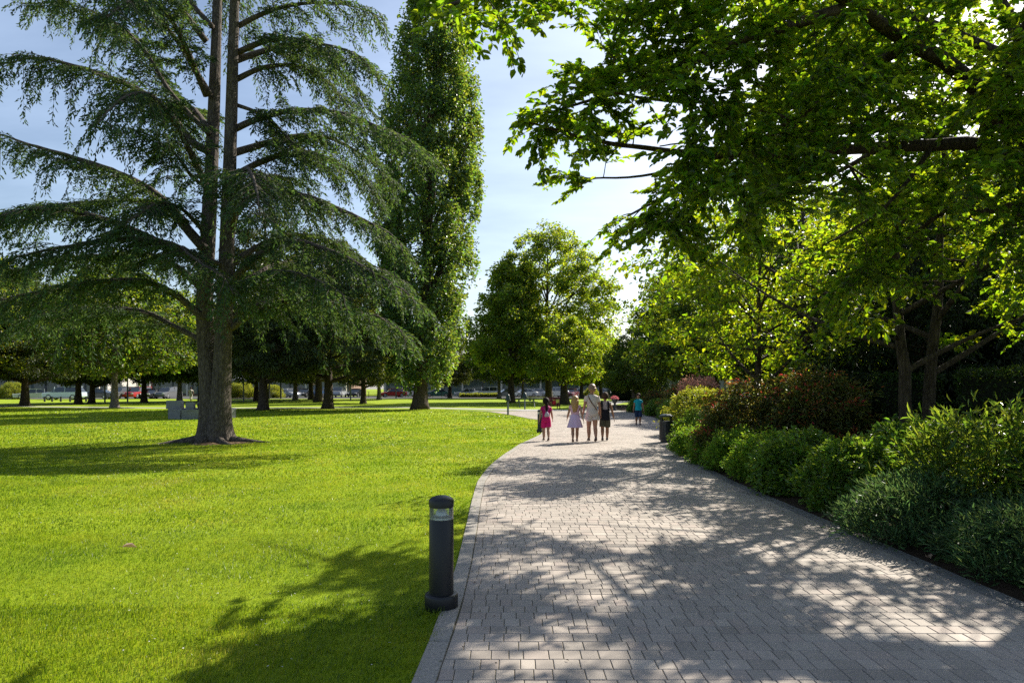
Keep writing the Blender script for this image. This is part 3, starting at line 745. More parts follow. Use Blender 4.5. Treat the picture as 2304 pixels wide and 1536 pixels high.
# ------------------------------------------------------------------ the cedar
def make_cedar():
    r = np.random.default_rng(21)
    X0, Y0 = -8.72, 20.0
    root = thing("cedar_tree", "large two stemmed cedar with drooping blue green boughs on the lawn", "tree", (X0, Y0, 0))
    base = np.array((X0, Y0, 0))
    # fluted lower trunk that splits into two stems
    def stem(pts, rads, flare, name):
        P, L = resample([np.asarray(p, float) for p in pts], .22)
        z = P[:, 2]; R = np.interp(z, [q[0] for q in rads], [q[1] for q in rads])
        k = 28; a = np.linspace(0, 2 * np.pi, k, endpoint=False)
        rings = []
        for p, rr in zip(P, R):
            fl = flare * math.exp(-max(p[2], 0) / .38)
            lob = 1 + .035 * np.sin(a * 5 + p[2] * .7) + .025 * np.sin(a * 9 - p[2] * 1.3) + fl * (.55 + .55 * np.cos(a - 3.3) ** 2 + .35 * np.sin(a * 3 + 1) + .2 * np.sin(a * 7))
            rings.append(np.c_[p[0] + rr * lob * np.cos(a), p[1] + rr * lob * np.sin(a), np.full(k, p[2])])
        g = Geo(); g.rings(np.array(rings) - base); return g.build(name, M['bark_cedar'], root, smooth=True)
    w = lambda x, z, dy=0: (x, Y0 + dy, z)
    stem([w(-8.84, -.1, .05), w(-8.85, .5, .05), w(-8.90, 1.5, .1), w(-9.0, 2.8, .12), w(-9.06, 4.2, .15), w(-9.0, 6, .2), w(-8.88, 9, .25), w(-8.76, 13, .3), w(-8.6, 19, .3)],
         [(0, .31), (1.2, .285), (3, .25), (5, .225), (9, .175), (13, .13), (19, .03)], .6, "trunk")
    stem([w(-8.56, -.1, -.05), w(-8.55, .5, -.05), w(-8.50, 1.5, -.05), w(-8.43, 2.8, -.08), w(-8.36, 4.2, -.1), w(-8.28, 6, -.15), w(-8.16, 9, -.2), w(-8.02, 13, -.25), w(-7.9, 18, -.2)],
         [(0, .30), (1.2, .275), (3, .24), (5, .215), (9, .17), (13, .125), (18, .03)], .5, "trunk")
    for az, ln, r0 in ((3.35, 1.7, .17), (2.7, 1.0, .12), (4.3, 1.0, .13), (5.3, 1.2, .13), (6.15, 1.7, .14), (.9, .9, .12)):
        t = np.linspace(0, 1, 8)
        P = np.c_[-8.66 - X0 + np.cos(az + .25 * t) * (.3 + ln * t), np.sin(az + .25 * t) * (.3 + ln * t), .16 * (1 - t) ** 1.6 - .05 - .02 * t]
        Geo().tube(P, r0 * (1 - .8 * t), 8).build("root", M['bark_cedar'], root, smooth=True)
    # boughs: (points in the photograph's pixels with distance, start radius)
    B = [
        ([(505, 500, 20), (560, 445, 20), (620, 432, 19.8), (700, 445, 19.4), (800, 482, 19), (880, 520, 18.6), (930, 570, 18.4)], .13),
        ([(530, 400, 20), (590, 362, 20), (655, 343, 20.4), (740, 355, 20.8), (810, 392, 21.2), (862, 452, 21.4)], .11),
        ([(533, 292, 20), (580, 268, 19.8), (660, 250, 19.4), (760, 258, 19), (850, 292, 18.5), (930, 335, 18.1), (968, 372, 18)], .10),
        ([(536, 180, 20), (600, 150, 20.2), (680, 150, 20.6), (740, 185, 21), (790, 245, 21.3)], .09),
        ([(536, 235, 20), (600, 262, 19.8), (640, 300, 19.6), (680, 332, 19.4), (740, 352, 19.2)], .06),
        ([(538, 120, 20), (610, 90, 19.6), (700, 95, 19.2), (800, 125, 18.8), (845, 170, 18.6)], .09),
        ([(540, 60, 20), (620, 20, 20), (720, 8, 20.3), (800, 18, 20.6), (865, 50, 20.8)], .08),
        ([(520, 640, 20), (570, 585, 19.4), (640, 545, 18.8), (730, 560, 18.2), (830, 610, 17.8), (905, 655, 17.6), (965, 700, 17.5)], .12),
        ([(515, 600, 20), (580, 555, 20.5), (660, 528, 21.2), (760, 548, 21.8), (850, 600, 22.2), (930, 640, 22.4)], .10),
        ([(526, 745, 20), (580, 700, 19.6), (660, 678, 19.2), (760, 685, 18.8), (850, 712, 18.5), (935, 765, 18.3)], .10),
        ([(526, 715, 20), (600, 680, 20.8), (700, 670, 21.6), (800, 690, 22.4), (880, 740, 23)], .09),
        ([(460, 560, 20), (425, 520, 19.9), (385, 470, 19.8), (340, 430, 19.7), (260, 388, 19.5), (150, 350, 19.2), (60, 320, 19), (-30, 290, 18.9)], .15),
        ([(420, 500, 19.8), (370, 462, 20.4), (290, 448, 20.8), (180, 452, 21.2), (80, 462, 21.5), (-40, 490, 21.8)], .09),
        ([(462, 340, 20), (430, 318, 19.9), (385, 262, 19.8), (330, 215, 19.6), (255, 178, 19.4), (170, 150, 19.1), (70, 130, 18.9), (-40, 150, 18.7)], .12),
        ([(455, 300, 20), (420, 250, 20.4), (375, 195, 20.8), (330, 120, 21.2), (270, 60, 21.6), (180, 20, 21.9), (60, 10, 22)], .09),
        ([(465, 215, 20), (440, 160, 19.7), (400, 95, 19.3), (350, 35, 19), (290, -20, 18.7), (200, -60, 18.4)], .10),
        ([(470, 60, 20), (440, 20, 20.3), (380, -40, 20.6), (300, -70, 20.9), (180, -70, 21.2), (60, -40, 21.4)], .08),
        ([(450, 620, 20), (420, 570, 19.3), (360, 545, 18.7), (270, 540, 18.2), (160, 556, 17.9), (60, 580, 17.7), (-30, 610, 17.6)], .12),
        ([(448, 660, 20), (400, 600, 20.6), (320, 570, 21.2), (210, 575, 21.8), (100, 590, 22.2), (-20, 630, 22.6)], .10),
        ([(446, 720, 20), (390, 660, 19.5), (310, 632, 19), (200, 640, 18.6), (90, 662, 18.4), (-30, 690, 18.2)], .11),
        ([(446, 770, 20), (395, 735, 20.5), (320, 700, 21), (220, 690, 21.6), (110, 705, 22), (20, 735, 22.2)], .09),
        ([(460, 600, 19.9), (440, 575, 19.0), (410, 560, 18.2), (440, 590, 17.4), (500, 630, 16.8), (525, 670, 16.6)], .08),
        ([(455, 520, 19.9), (410, 470, 19.0), (360, 455, 18.2), (320, 480, 17.6), (290, 505, 17.2)], .07),
        ([(470, 420, 19.9), (430, 395, 19), (400, 350, 18.3), (330, 300, 18), (270, 300, 17.8)], .06),
        ([(505, 690, 19.9), (560, 640, 18.8), (620, 610, 17.8), (700, 625, 17), (780, 670, 16.5)], .08),
    ]
    boughs = []
    for pts, r0 in B:
        P = np.array([pix(*p) for p in pts])
        left = P[-1, 0] < P[0, 0]
        P[0, 0] = np.interp(P[0, 2], [3, 6, 9, 13], [-9.0, -9.0, -8.88, -8.76] if left else [-8.36, -8.28, -8.16, -8.02]) if len(boughs) not in (12,) else P[0, 0]
        boughs.append((P, r0))
    # more boughs towards the viewer, away from him, and in the top that rises out of the frame
    for k in range(15):
        z = 4.0 + 12.7 * (k + r.random() * .6) / 15
        az = k * 2.399 + .4
        ln = np.interp(z, [4, 9, 13, 18], [5.6, 5.4, 4.4, 1.4]) * (.75 + .4 * r.random())
        if z < 12 and abs(math.cos(az)) > .78: az += .9
        x0 = -8.95 if math.cos(az) < 0 else -8.2
        t = np.linspace(0, 1, 6)
        ris = .9 + .8 * r.random(); dr = 2.0 + 1.6 * r.random()
        P = np.c_[x0 + np.cos(az) * ln * t, Y0 + np.sin(az) * ln * t, z + ris * np.sin(np.pi * np.minimum(t * 1.1, 1) * .62) * 1.1 - dr * np.maximum(t - .45, 0) ** 1.6 * 1.6]
        boughs.append((P, .05 + .07 * ln / 6))
    for P, r0 in boughs:
        Q, L = resample(P, .16); n = len(Q); u = np.linspace(0, 1, n)
        Q = Q + np.c_[r.normal(size=(n, 3)).cumsum(0) * .012] * u[:, None]
        wood = Geo(); wood.tube(Q - base, np.maximum(r0 * (1 - u) ** .8, .012), 8)
        bo = None
        T = unit(np.gradient(Q, axis=0))
        st, sd, sl = [], [], []       # twiglets: start, direction, length
        s = .16 * L
        side = 1
        while s < L:
            f = s / L; k = min(int(f * (n - 1)), n - 1); p, t = Q[k], T[k]
            lat = unit(np.cross(t, (0, 0, 1.0))) * side; side = -side
            ln = (0.46 + .85 * math.sin(math.pi * min(f * .85 + .12, 1)) ** .8) * (.5 + .8 * r.random()) * (1 if L > 3 else .8)
            droop = .12 + .75 * r.random() ** 1.5 + .3 * f
            if r.random() < .17: droop += 1.0
            d0 = unit(lat * (.55 + .5 * r.random()) + t * (.45 + .5 * r.random()) + np.array((0, 0, .12 * r.normal())))
            m = max(int(ln / .085), 4); v = np.linspace(0, 1, m)
            h = np.array((d0[0], d0[1], d0[2]))
            path_ = p + h * (ln * (v - .28 * droop * v ** 2 * .6))[:, None] - np.array((0, 0, 1.0)) * (ln * droop * .62 * v ** 1.8)[:, None]
            path_ += r.normal(size=(m, 3)).cumsum(0) * .010
            wood.tube(path_ - base, .011 * (1 - .75 * v), 3, cap=False)
            tt_ = unit(np.gradient(path_, axis=0))
            for j in range(1, m):
                for sg in (-1, 1):
                    if r.random() < .12: continue
                    l2 = unit(np.cross(tt_[j], (0, 0, 1.0)) + 1e-6) * sg
                    st.append(path_[j]); sl.append((.07 + .15 * (1 - .6 * v[j])) * (.6 + .8 * r.random()))
                    sd.append(unit(l2 * (.6 + .3 * r.random()) + tt_[j] * .65 + np.array((0, 0, -.22 - .6 * droop * r.random()))))
            st.append(path_[-1] - tt_[-1] * .1); sl.append(.24); sd.append(tt_[-1])
            s += .050 + .04 * r.random()
        # needles also stand along the outer bough itself
        st, sd, sl = np.array(st), np.array(sd), np.array(sl)
        per = 4
        m = len(st) * per
        idx = np.repeat(np.arange(len(st)), per); v = np.tile((np.arange(per) + .5) / per, len(st)) + r.normal(size=m) * .03
        Pn = st[idx] + sd[idx] * (sl[idx] * v)[:, None] - np.array((0, 0, 1.0)) * (sl[idx] * .25 * v ** 2)[:, None] - base
        Dn = unit(sd[idx] * .9 + unit(r.normal(size=(m, 3))) * .45 + np.array((0, 0, .05)))
        Nn = unit(r.normal(size=(m, 3)) + np.array((0, 0, .8)))
        fol = Geo(); add_leaves(fol, Pn, Dn, Nn, .116 * (.6 + .7 * r.random(m)), .040, shape='rhomb', fold=.05, curl=.05)
        bo = wood.build("bough", M['bark_cedar'], root, smooth=True)
        fol.build("needles", M['needle'], bo)
    return root
make_cedar()

# ------------------------------------------------------------------ columnar poplar
pop = plant(TC, 31, 37.0, [(.055, 1.2), (.07, 2.2), (.09, 2.6), (.12, 2.6), (.2, 3.2), (.3, 3.8), (.42, 4.1), (.55, 3.7), (.7, 2.8), (.85, 1.6), (.95, .9), (1, .2)],
            stem_r=.52, trunk_top=.93, limbs=54, clumps=900, per=96, leaf=(.22, .17), clump_r=.52, flat=1.9, droop=.35, up=.35, lump=.09, inner=.30, rise=.30,
            leaf_m=M['leaf_poplar'], twig_r=.03, lean=(1.35, 0), shell_pow=.55, wob=.01)
grow("poplar_tree", "tall columnar poplar with a flared trunk beside the crossing walk", "tree", (-6.9, 51, 0), pop)

# ------------------------------------------------------------------ round park trees beyond the path junction
cen = plant(TC, 41, 20.3, [(.19, 1.6), (.24, 5.2), (.3, 6.6), (.45, 7.2), (.6, 6.6), (.75, 5.2), (.88, 3.4), (.96, 1.7), (1, .5)], stem_r=.42, trunk_top=.86, limbs=26,
            clumps=560, per=78, leaf=(.26, .2), clump_r=.74, flat=.75, droop=.35, up=.7, lump=.15, inner=.35, leaf_m=M['leaf_bright'], twig_r=.035, rise=.4)
grow("park_tree", "tall round green tree at the centre, behind the woman and the long haired girl", "tree", (4.1, 76, 0), cen)
c2 = plant(TC, 42, 15.6, [(.2, 1.5), (.26, 4.4), (.4, 5.0), (.55, 4.2), (.75, 2.9), (.9, 1.6), (1, .4)], stem_r=.38, trunk_top=.86, limbs=22,
           clumps=380, per=70, leaf=(.26, .2), clump_r=.68, flat=.8, droop=.4, up=.7, lump=.24, inner=.3, leaf_m=M['leaf_bright'], twig_r=.03)
grow("park_tree", "dark trunked tree behind the bell topped post, left of the tall round tree", "tree", (-.1, 72, 0), c2)
c3 = plant(TC, 43, 8.6, [(.26, 1.5), (.32, 3.4), (.5, 3.9), (.7, 3.0), (.9, 1.5), (1, .3)], stem_r=.42, trunk_top=.8, limbs=16,
           clumps=170, per=80, leaf=(.24, .18), clump_r=.7, flat=.6, droop=.5, up=.8, lump=.26, inner=.3, leaf_m=M['leaf_bright'], twig_r=.03)
grow("park_tree", "low spreading yellow green tree right behind the red bench", "tree", (5.1, 66, 0), c3)

# ------------------------------------------------------------------ the grove on the left: a few kinds, copied
broad = plant(TC, 51, 12.5, [(.20, 2.2), (.24, 4.6), (.36, 5.6), (.55, 5.2), (.75, 3.9), (.92, 1.9), (1, .4)], stem_r=.31, trunk_top=.8, limbs=18, clumps=330, per=85,
              leaf=(.25, .18), clump_r=.85, flat=.6, droop=.4, up=.8, lump=.14, inner=.3, leaf_m=M['leaf_grove'], twig_r=.03)
bright = plant(TC, 52, 11.5, [(.22, 1.8), (.27, 4.0), (.42, 5.0), (.6, 4.5), (.8, 3.0), (.95, 1.3), (1, .4)], stem_r=.27, trunk_top=.8, limbs=16, clumps=260, per=80,
               leaf=(.25, .19), clump_r=.8, flat=.6, droop=.35, up=.8, lump=.18, inner=.3, leaf_m=M['leaf_mid'], trunk_mat=M['bark_light'], twig_r=.03)
conif = plant(TC, 53, 15.2, [(.15, 1.8), (.19, 4.2), (.3, 4.6), (.45, 3.9), (.62, 3.0), (.8, 1.9), (.93, .9), (1, .15)], stem_r=.34, trunk_top=.97, limbs=46, clumps=420, per=95,
              leaf=(.28, .085), clump_r=.72, flat=.5, droop=.75, up=.9, lump=.13, inner=.3, rise=.06, leaf_m=M['leaf_dark'], twig_r=.025)
wide = plant(TC, 54, 13.0, [(.19, 2.5), (.22, 5.6), (.32, 6.2), (.5, 5.4), (.7, 4.0), (.9, 1.8), (1, .3)], stem_r=.36, trunk_top=.88, limbs=30, clumps=400, per=90,
             leaf=(.27, .11), clump_r=.85, flat=.45, droop=.6, up=.9, lump=.14, inner=.3, rise=.15, leaf_m=M['leaf_dark'], twig_r=.03)
kinds = {'broad': broad, 'bright': bright, 'conif': conif, 'wide': wide}
protos = {}
GROVE = [  # pixel of the trunk foot, its distance, kind, scale, label
    (55, 61, 'wide', .95, "dark spreading tree at the far left, beyond the crossing walk"),
    (176, 68, 'broad', 1.0, "fork trunked dark tree right of the parked blue white van"),
    (206, 70, 'wide', .82, "leaning slim tree close beside the fork trunked tree"),
    (258, 54.6, 'bright', 1.08, "pale barked tree with yellow green leaves between van and planter"),
    (324, 74, 'broad', 1.0, "dark trunked tree in front of the red vehicle left of planter"),
    (404, 75, 'bright', 1.05, "bright leaved tree standing behind the stone planter"),
    (452, 80, 'broad', .98, "tree half hidden behind the left edge of the cedar's trunk"),
    (577, 81, 'broad', 1.0, "tree in front of the picnic shelter right of the cedar"),
    (592, 49, 'conif', 1.0, "tall dark conifer first to the right of the cedar's trunk"),
    (664, 88, 'bright', 1.12, "lime leaved tree between the two dark conifers, far back"),
    (700, 94, 'wide', .95, "far dark tree just left of the fork stemmed conifer"),
    (737, 52, 'wide', 1.02, "fork stemmed dark tree midway between cedar and columnar poplar"),
    (716, 78, 'conif', 1.22, "tall pointed conifer showing above the trees left of the poplar"),
    (817, 70, 'conif', .82, "grey green tree with hanging foliage left of the poplar"),
    (853, 92, 'bright', 1.05, "far bright tree nearest to the poplar's left side"),
    (1012, 106, 'conif', .9, "far slim dark conifer right behind the poplar"),
    (1123, 103, 'bright', 1.05, "far tree with a slanting low limb above the white van"),
    (1176, 104, 'bright', .9, "far tree behind the two bell topped posts"),
    (1308, 103, 'broad', .98, "far dark tree seen left of the woman's head"),
    (1353, 106, 'wide', .85, "far dark tree seen between woman and clipped hedge block"),
    (-70, 58, 'broad', 1.1, "broad dark tree half outside the left picture edge"),
    (-250, 50, 'wide', 1.0, "unseen tree added left of the lawn for its shadow"),  # filler outside the view, added to cast shadow
    (130, 152, 'broad', 1.5, "tall tree far behind the parked van at the left"),
    (350, 155, 'broad', 1.7, "tall far tree behind the bright leaved tree"),
    (520, 150, 'bright', 1.6, "tall far tree behind the picnic shelter"),
    (770, 152, 'broad', 1.6, "tall far tree left of the red car"),
]
for px, d, kind, sc, label in GROVE:
    x = (px - 1152) / 1536 * d; rz = random.Random(px).uniform(0, 6.28)
    nm = {'broad': 'park_tree', 'bright': 'linden_tree', 'conif': 'conifer_tree', 'wide': 'conifer_tree'}[kind]
    if kind not in protos:
        protos[kind] = grow(nm, label, "tree", (x, d, 0), kinds[kind], rz=rz, scale=(sc,) * 3, group="trees of the grove")
    else:
        t = copy_thing(protos[kind], (x, d, 0), rz, label, scale=(sc, sc, sc))

# ------------------------------------------------------------------ trees along the right of the path
pair = plant(TC, 61, 8.2, [(.26, 2.2), (.32, 3.6), (.45, 4.1), (.6, 3.8), (.8, 2.6), (1, .5)], stem_r=.125, trunk_top=.85, limbs=22, clumps=420, per=70, leaf=(.115, .075), gaps=((6.75, 11.3, 0), .55),
             clump_r=.48, flat=.42, droop=.3, up=.95, lump=.18, inner=.2, leaf_m=M['leaf_right'], twig_r=.012, stems=((-.22, 0), (.22, .1)), shape='leaf')
grow("maple_tree", "two stemmed tree with backlit yellow green leaves behind the willow leaved bush", "tree", (6.75, 11.3, 0), pair, rz=.2)
rt1 = plant(TC, 62, 8.6, [(.22, 1.8), (.28, 3.2), (.42, 3.7), (.6, 3.4), (.8, 2.4), (1, .4)], gaps=((7.9, 18.6, 0), .52), stem_r=.17, trunk_top=.85, limbs=20, clumps=420, per=70, leaf=(.12, .085),
            clump_r=.5, flat=.45, droop=.35, up=.9, lump=.18, inner=.25, leaf_m=M['leaf_right'], twig_r=.014)
a = grow("maple_tree", "slender tree with low bright leaves behind the red tipped bushes", "tree", (7.9, 18.6, 0), rt1)
rt2 = plant(TC, 63, 6.6, [(.28, 1.3), (.34, 2.3), (.5, 2.6), (.7, 2.1), (.9, 1.1), (1, .3)], stem_r=.11, trunk_top=.85, limbs=16, clumps=260, per=64, leaf=(.11, .08), gaps=((5.75, 16, 0), .6),
            clump_r=.42, flat=.45, droop=.3, up=.9, lump=.18, inner=.25, leaf_m=M['leaf_right'], twig_r=.012)
grow("maple_tree", "small tree whose thin dark trunk rises from the red tipped bushes", "tree", (5.75, 16.0, 0), rt2)
RT = [(13.8, 46, .86, 1.0, "leafy tree at the right of the path bend, above the far red shrubs"),
      (16.6, 62, 1.1, 2.0, "tall far tree right of the path, its edge against the bright sky"),
      (14.8, 36, .80, 3.0, "tree behind the lime green mound and litter bin"),
      (15.5, 28, 1.2, 4.1, "tree standing behind the long clipped hedge"),
      (21, 47, 1.2, 5.2, "tall tree in the second row right of the path"),
      (25, 38, 1.2, .6, "tall tree in the back row at the right"),
      (15, 20, 1.15, 2.6, "tree rising behind the dark yews at the right")]
for x, y, sc, rz, label in RT:
    t = copy_thing(a if y < 30 else protos['broad'], (x, y, 0), rz, label, "trees behind the planted bed", (sc, sc, sc))
    for ch in t.children:
        if ch.name.startswith('crown') and y > 30: set_mat(ch, M['leaf_mid'])
# dark yews
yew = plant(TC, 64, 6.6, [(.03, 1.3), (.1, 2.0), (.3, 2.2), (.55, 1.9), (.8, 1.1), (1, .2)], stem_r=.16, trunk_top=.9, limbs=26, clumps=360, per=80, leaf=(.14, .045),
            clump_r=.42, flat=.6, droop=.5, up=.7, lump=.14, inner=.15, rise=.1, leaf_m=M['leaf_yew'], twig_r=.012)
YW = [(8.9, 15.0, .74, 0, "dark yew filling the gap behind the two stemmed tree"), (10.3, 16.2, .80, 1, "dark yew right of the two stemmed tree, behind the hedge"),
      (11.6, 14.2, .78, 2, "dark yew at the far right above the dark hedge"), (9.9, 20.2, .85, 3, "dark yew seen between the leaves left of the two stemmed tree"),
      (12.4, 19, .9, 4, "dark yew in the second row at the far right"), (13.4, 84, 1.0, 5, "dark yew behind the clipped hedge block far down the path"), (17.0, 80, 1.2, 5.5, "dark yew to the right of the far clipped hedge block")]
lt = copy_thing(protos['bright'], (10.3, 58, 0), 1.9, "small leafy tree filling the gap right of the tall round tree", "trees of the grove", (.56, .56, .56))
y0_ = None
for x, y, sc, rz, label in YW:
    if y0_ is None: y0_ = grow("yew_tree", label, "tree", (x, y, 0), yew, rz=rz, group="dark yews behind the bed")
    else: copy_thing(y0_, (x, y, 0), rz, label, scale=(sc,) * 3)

# ------------------------------------------------------------------ the tree that overhangs the path from the right
def make_overhang():
    r = np.random.default_rng(77)
    base = np.array((7.7, 8.3, 0))
    root = thing("overhanging_tree", "big tree at the right whose leafy boughs hang over the path", "tree", tuple(base))
    wood = Geo(); nodes = []
    def limb(pts, r0, r1=.02, k=9):
        Q, L = resample([np.asarray(p, float) for p in pts], .12); u = np.linspace(0, 1, len(Q))
        Q = Q + r.normal(size=Q.shape).cumsum(0) * .006 * u[:, None]
        R = r0 + (r1 - r0) * u ** .85
        wood.tube(Q - base, R, k); nodes.extend(zip(Q, R)); return Q
    F = (6.5, 7.9, 3.9)
    tk = Geo(); Q, L = resample([np.array(p, float) for p in ((7.7, 8.3, -.1), (7.68, 8.3, .5), (7.42, 8.2, 1.8), (6.98, 8.05, 2.9), F)], .15)
    tk.tube(Q - base, .23 + .16 * np.exp(-np.maximum(Q[:, 2], 0) / .3) - .012 * Q[:, 2], 16)
    tk.build("trunk", M['bark'], root, smooth=True)
    limb([F, (5.4, 7.3, 4.4), pix(2150, 150, 6.9), pix(2050, 95, 6.5), pix(1930, 12, 6.1), pix(1760, -90, 5.7), pix(1450, -120, 5.3), pix(1200, -40, 5.0), pix(1010, 25, 4.85)], .115, .012)
    limb([F, pix(2220, 330, 7.3), pix(2100, 326, 7.2), pix(1900, 335, 7.1), pix(1650, 345, 7.0), pix(1400, 320, 6.9), pix(1185, 272, 6.8)], .10, .010)
    limb([pix(1930, 12, 6.1), pix(1800, 50, 6.2), pix(1620, 110, 6.4), pix(1480, 180, 6.6), pix(1260, 245, 6.7)], .06, .010)
    limb([F, (5.3, 7.8, 3.6), pix(2200, 440, 8.0), pix(2120, 480, 8.1), pix(1960, 600, 8.3), pix(1880, 690, 8.4)], .055, .012)
    limb([pix(2050, 95, 6.5), pix(1930, 170, 7.1), pix(1800, 260, 7.7), pix(1600, 380, 8.1), pix(1380, 500, 8.3)], .065, .010)
    limb([F, (6.3, 8.2, 5.4), (5.9, 8.8, 7.2), (5.0, 9.2, 9.4)], .11, .02)
    limb([F, (5.6, 9.6, 5.2), (4.4, 11.6, 6.0), (2.9, 13.4, 6.3)], .09, .012)
    limb([(5.6, 9.6, 5.2), (5.0, 11.8, 5.0), (4.2, 13.0, 4.9)], .05, .012)
    limb([F, (6.4, 9.2, 5.2), (6.6, 11.5, 6.2)], .11, .015)
    limb([F, (7.2, 7.2, 5.2), (9.0, 7.0, 6.3)], .12, .015)
    limb([pix(1760, -90, 5.7), (1.9, 4.9, 5.1), (1.2, 4.0, 5.2)], .06, .012)
    limb([(6.3, 8.2, 5.4), (4.4, 8.7, 6.6), (2.2, 9.0, 7.3)], .08, .012)
    limb([(5.0, 7.2, 4.3), (4.6, 6.0, 5.0), (4.2, 4.6, 5.6)], .08, .012)
    limb([pix(1800, 260, 7.7), pix(1700, 420, 8.4), pix(1640, 560, 8.8)], .035, .008)
    limb([pix(2100, 326, 7.2), pix(1990, 470, 7.0), pix(1850, 560, 6.9)], .03, .008)
    limb([pix(1900, 335, 7.1), pix(1700, 240, 7.0), pix(1450, 215, 6.9), pix(1265, 185, 6.9)], .035, .008)
    limb([pix(1650, 345, 7.0), pix(1450, 395, 7.2), pix(1245, 405, 7.3)], .022, .006)
    NP = np.array([p for p, _ in nodes]); NR = np.array([q for _, q in nodes])
    # shape of the leafy mass as seen from the path, at the depths where it hangs
    poly = np.array([(1000, -90), (1010, 5), (1085, 25), (1150, 45), (1235, 20), (1290, 20), (1345, 100), (1285, 150), (1262, 200), (1300, 232), (1230, 262), (1205, 285), (1240, 330), (1262, 400), (1345, 440), (1400, 505),
                     (1500, 555), (1640, 610), (1800, 640), (1900, 690), (1990, 650), (2110, 640), (2180, 760), (2330, 780), (2900, 700), (2900, -90)], float)
    def inside(x, y):
        c = np.zeros(len(x), bool); j = len(poly) - 1
        for i in range(len(poly)):
            xi, yi = poly[i]; xj, yj = poly[j]
            c ^= ((yi > y) != (yj > y)) & (x < (xj - xi) * (y - yi) / (yj - yi + 1e-9) + xi); j = i
        return c
    n = 6000
    px, py = r.uniform(980, 2900, n), r.uniform(-90, 790, n)
    k = inside(px, py); px, py = px[k], py[k]
    dmin = np.interp(px, [1000, 1200, 1500, 2300, 2900], [4.6, 6.2, 5.8, 5.4, 4.5]); dmax = np.interp(px, [1000, 1200, 1560, 1760, 2300], [5.3, 7.1, 7.4, 9.0, 10.0])
    dd = dmin + (dmax - dmin) * r.random(len(px))
    T = np.stack([pix(a, b, c) for a, b, c in zip(px, py, dd)])
    T = T[(T[:, 2] > 2.3) & ~sun_gap(T, share=np.where((px > 1700) & (py < 480), .22, .52)) & ~((T[:, 0] - S.x * T[:, 2] / S.z < -2.0) & (T[:, 1] - S.y * T[:, 2] / S.z > 3.1) & (T[:, 1] - S.y * T[:, 2] / S.z < 4.6))][:800]
    qx, qy, qd = r.uniform(1380, 2250, 900), r.uniform(40, 520, 900), r.uniform(9.2, 13.2, 900)
    kq = inside(qx, qy) & (qy < 360 + (qx - 1380) * .35)
    W = np.stack([pix(a_, b_, c_) for a_, b_, c_ in zip(qx[kq], qy[kq], qd[kq])])
    W = W[~sun_gap(W, share=.50)][:250]
    T = np.concatenate((T, W))
    # and the rest of the crown, above the frame
    v = r.normal(size=(700, 3)); v = unit(v) * r.random((700, 1)) ** .4
    U = np.array((5.4, 8.2, 7.0)) + v * np.array((4.6, 4.2, 2.9))
    up_ = U[:, 2] > EYE + .60 * U[:, 1]
    gx_ = U[:, 0] - S.x * U[:, 2] / S.z; U = U[up_ & (gx_ > -1.2) & ~sun_gap(U, share=.66)][:150]
    T = np.concatenate((T, U))
    gx_, gy_ = T[:, 0] - S.x * T[:, 2] / S.z, T[:, 1] - S.y * T[:, 2] / S.z
    lim = np.interp(gy_, [3.3, 4.4, 5.2, 6.5, 7.8, 8.5, 9.2, 11], [-1.65, -1.7, -1.5, -1.8, -2.0, -2.7, -2.0, -1.4])
    T = T[~((gx_ < lim) & (gy_ > 3.2))]
    tips = [(1010, 35, 4.85), (1075, 50, 4.9), (1150, 72, 5.0), (1262, 190, 6.8), (1255, 242, 6.7), (1178, 272, 6.8), (1212, 330, 6.9), (1243, 404, 7.3), (1300, 415, 7.2), (1372, 505, 8.2), (1400, 520, 8.2), (1880, 705, 8.4)]
    T = np.concatenate((np.array([pix(*t) for t in tips]), T))
    LP, LD, LN = [], [], []
    order = np.argsort([((NP - c) ** 2).sum(1).min() for c in T[len(tips):]]) + len(tips)
    for q, c in enumerate(np.concatenate((T[:len(tips)], T[order]))):
        w = (NP - c); d2 = (w ** 2).sum(1) + np.where(NR > .12, 2.0, 0)
        d2 = d2 + np.where(d2 < .09, 1.0, 0)
        j = int(d2.argmin()); a = NP[j]; dist = np.linalg.norm(c - a)
        mid = (a + c) / 2 + np.array((0, 0, .10 * dist)) + r.normal(size=3) * .06 * dist
        Qb = bez(a, mid, c, 7)
        r0 = min(NR[j] * .55, .006 + .006 * dist)
        wood.tube(Qb - base, np.linspace(r0, .003, 7), 4, cap=False)
        NP = np.concatenate((NP, Qb[2:6])); NR = np.concatenate((NR, np.linspace(r0, .003, 7)[2:6]))
        # leafy shoots along the outer part of the twig
        t = unit(c - mid)
        shoots = [(Qb[-3], Qb[-1], t)]
        for m in range(5):
            s = Qb[3 + m % 4] ; lat = unit(np.cross(t, (0, 0, 1.0)) * (1 if m % 2 else -1) + t * (.5 + .5 * r.random()) + np.array((0, 0, .25 * r.normal() - .12)))
            e = s + lat * (.22 + .32 * r.random())
            shoots.append((s, e, lat))
        for s, e, lat in shoots:
            if np.linalg.norm(e - s) < .05: continue
            wood.tube(np.array((s, (s + e) / 2 + (0, 0, .02), e)) - base, (.004, .003, .002), 3, cap=False)
            nl = int(12 + np.linalg.norm(e - s) * 27)
            f = np.sort(r.random(nl)) ** .8
            P = s + (e - s) * f[:, None]
            sd = unit(np.cross(lat, (0, 0, 1.0)))
            sg = np.where(np.arange(nl) % 2, 1, -1)[:, None]
            D = unit(sd * sg * (.75 + .3 * r.random((nl, 1))) + lat * (.55 + .9 * f[:, None]) + r.normal(size=(nl, 3)) * .45 + np.array((0, 0, .05)))
            N = unit(np.array((0, 0, 1.0)) + r.normal(size=(nl, 3)) * .42 - D * .2)
            LP.append(P); LD.append(D); LN.append(N)
        if q == len(tips) - 1: n_tip = sum(len(p) for p in LP)
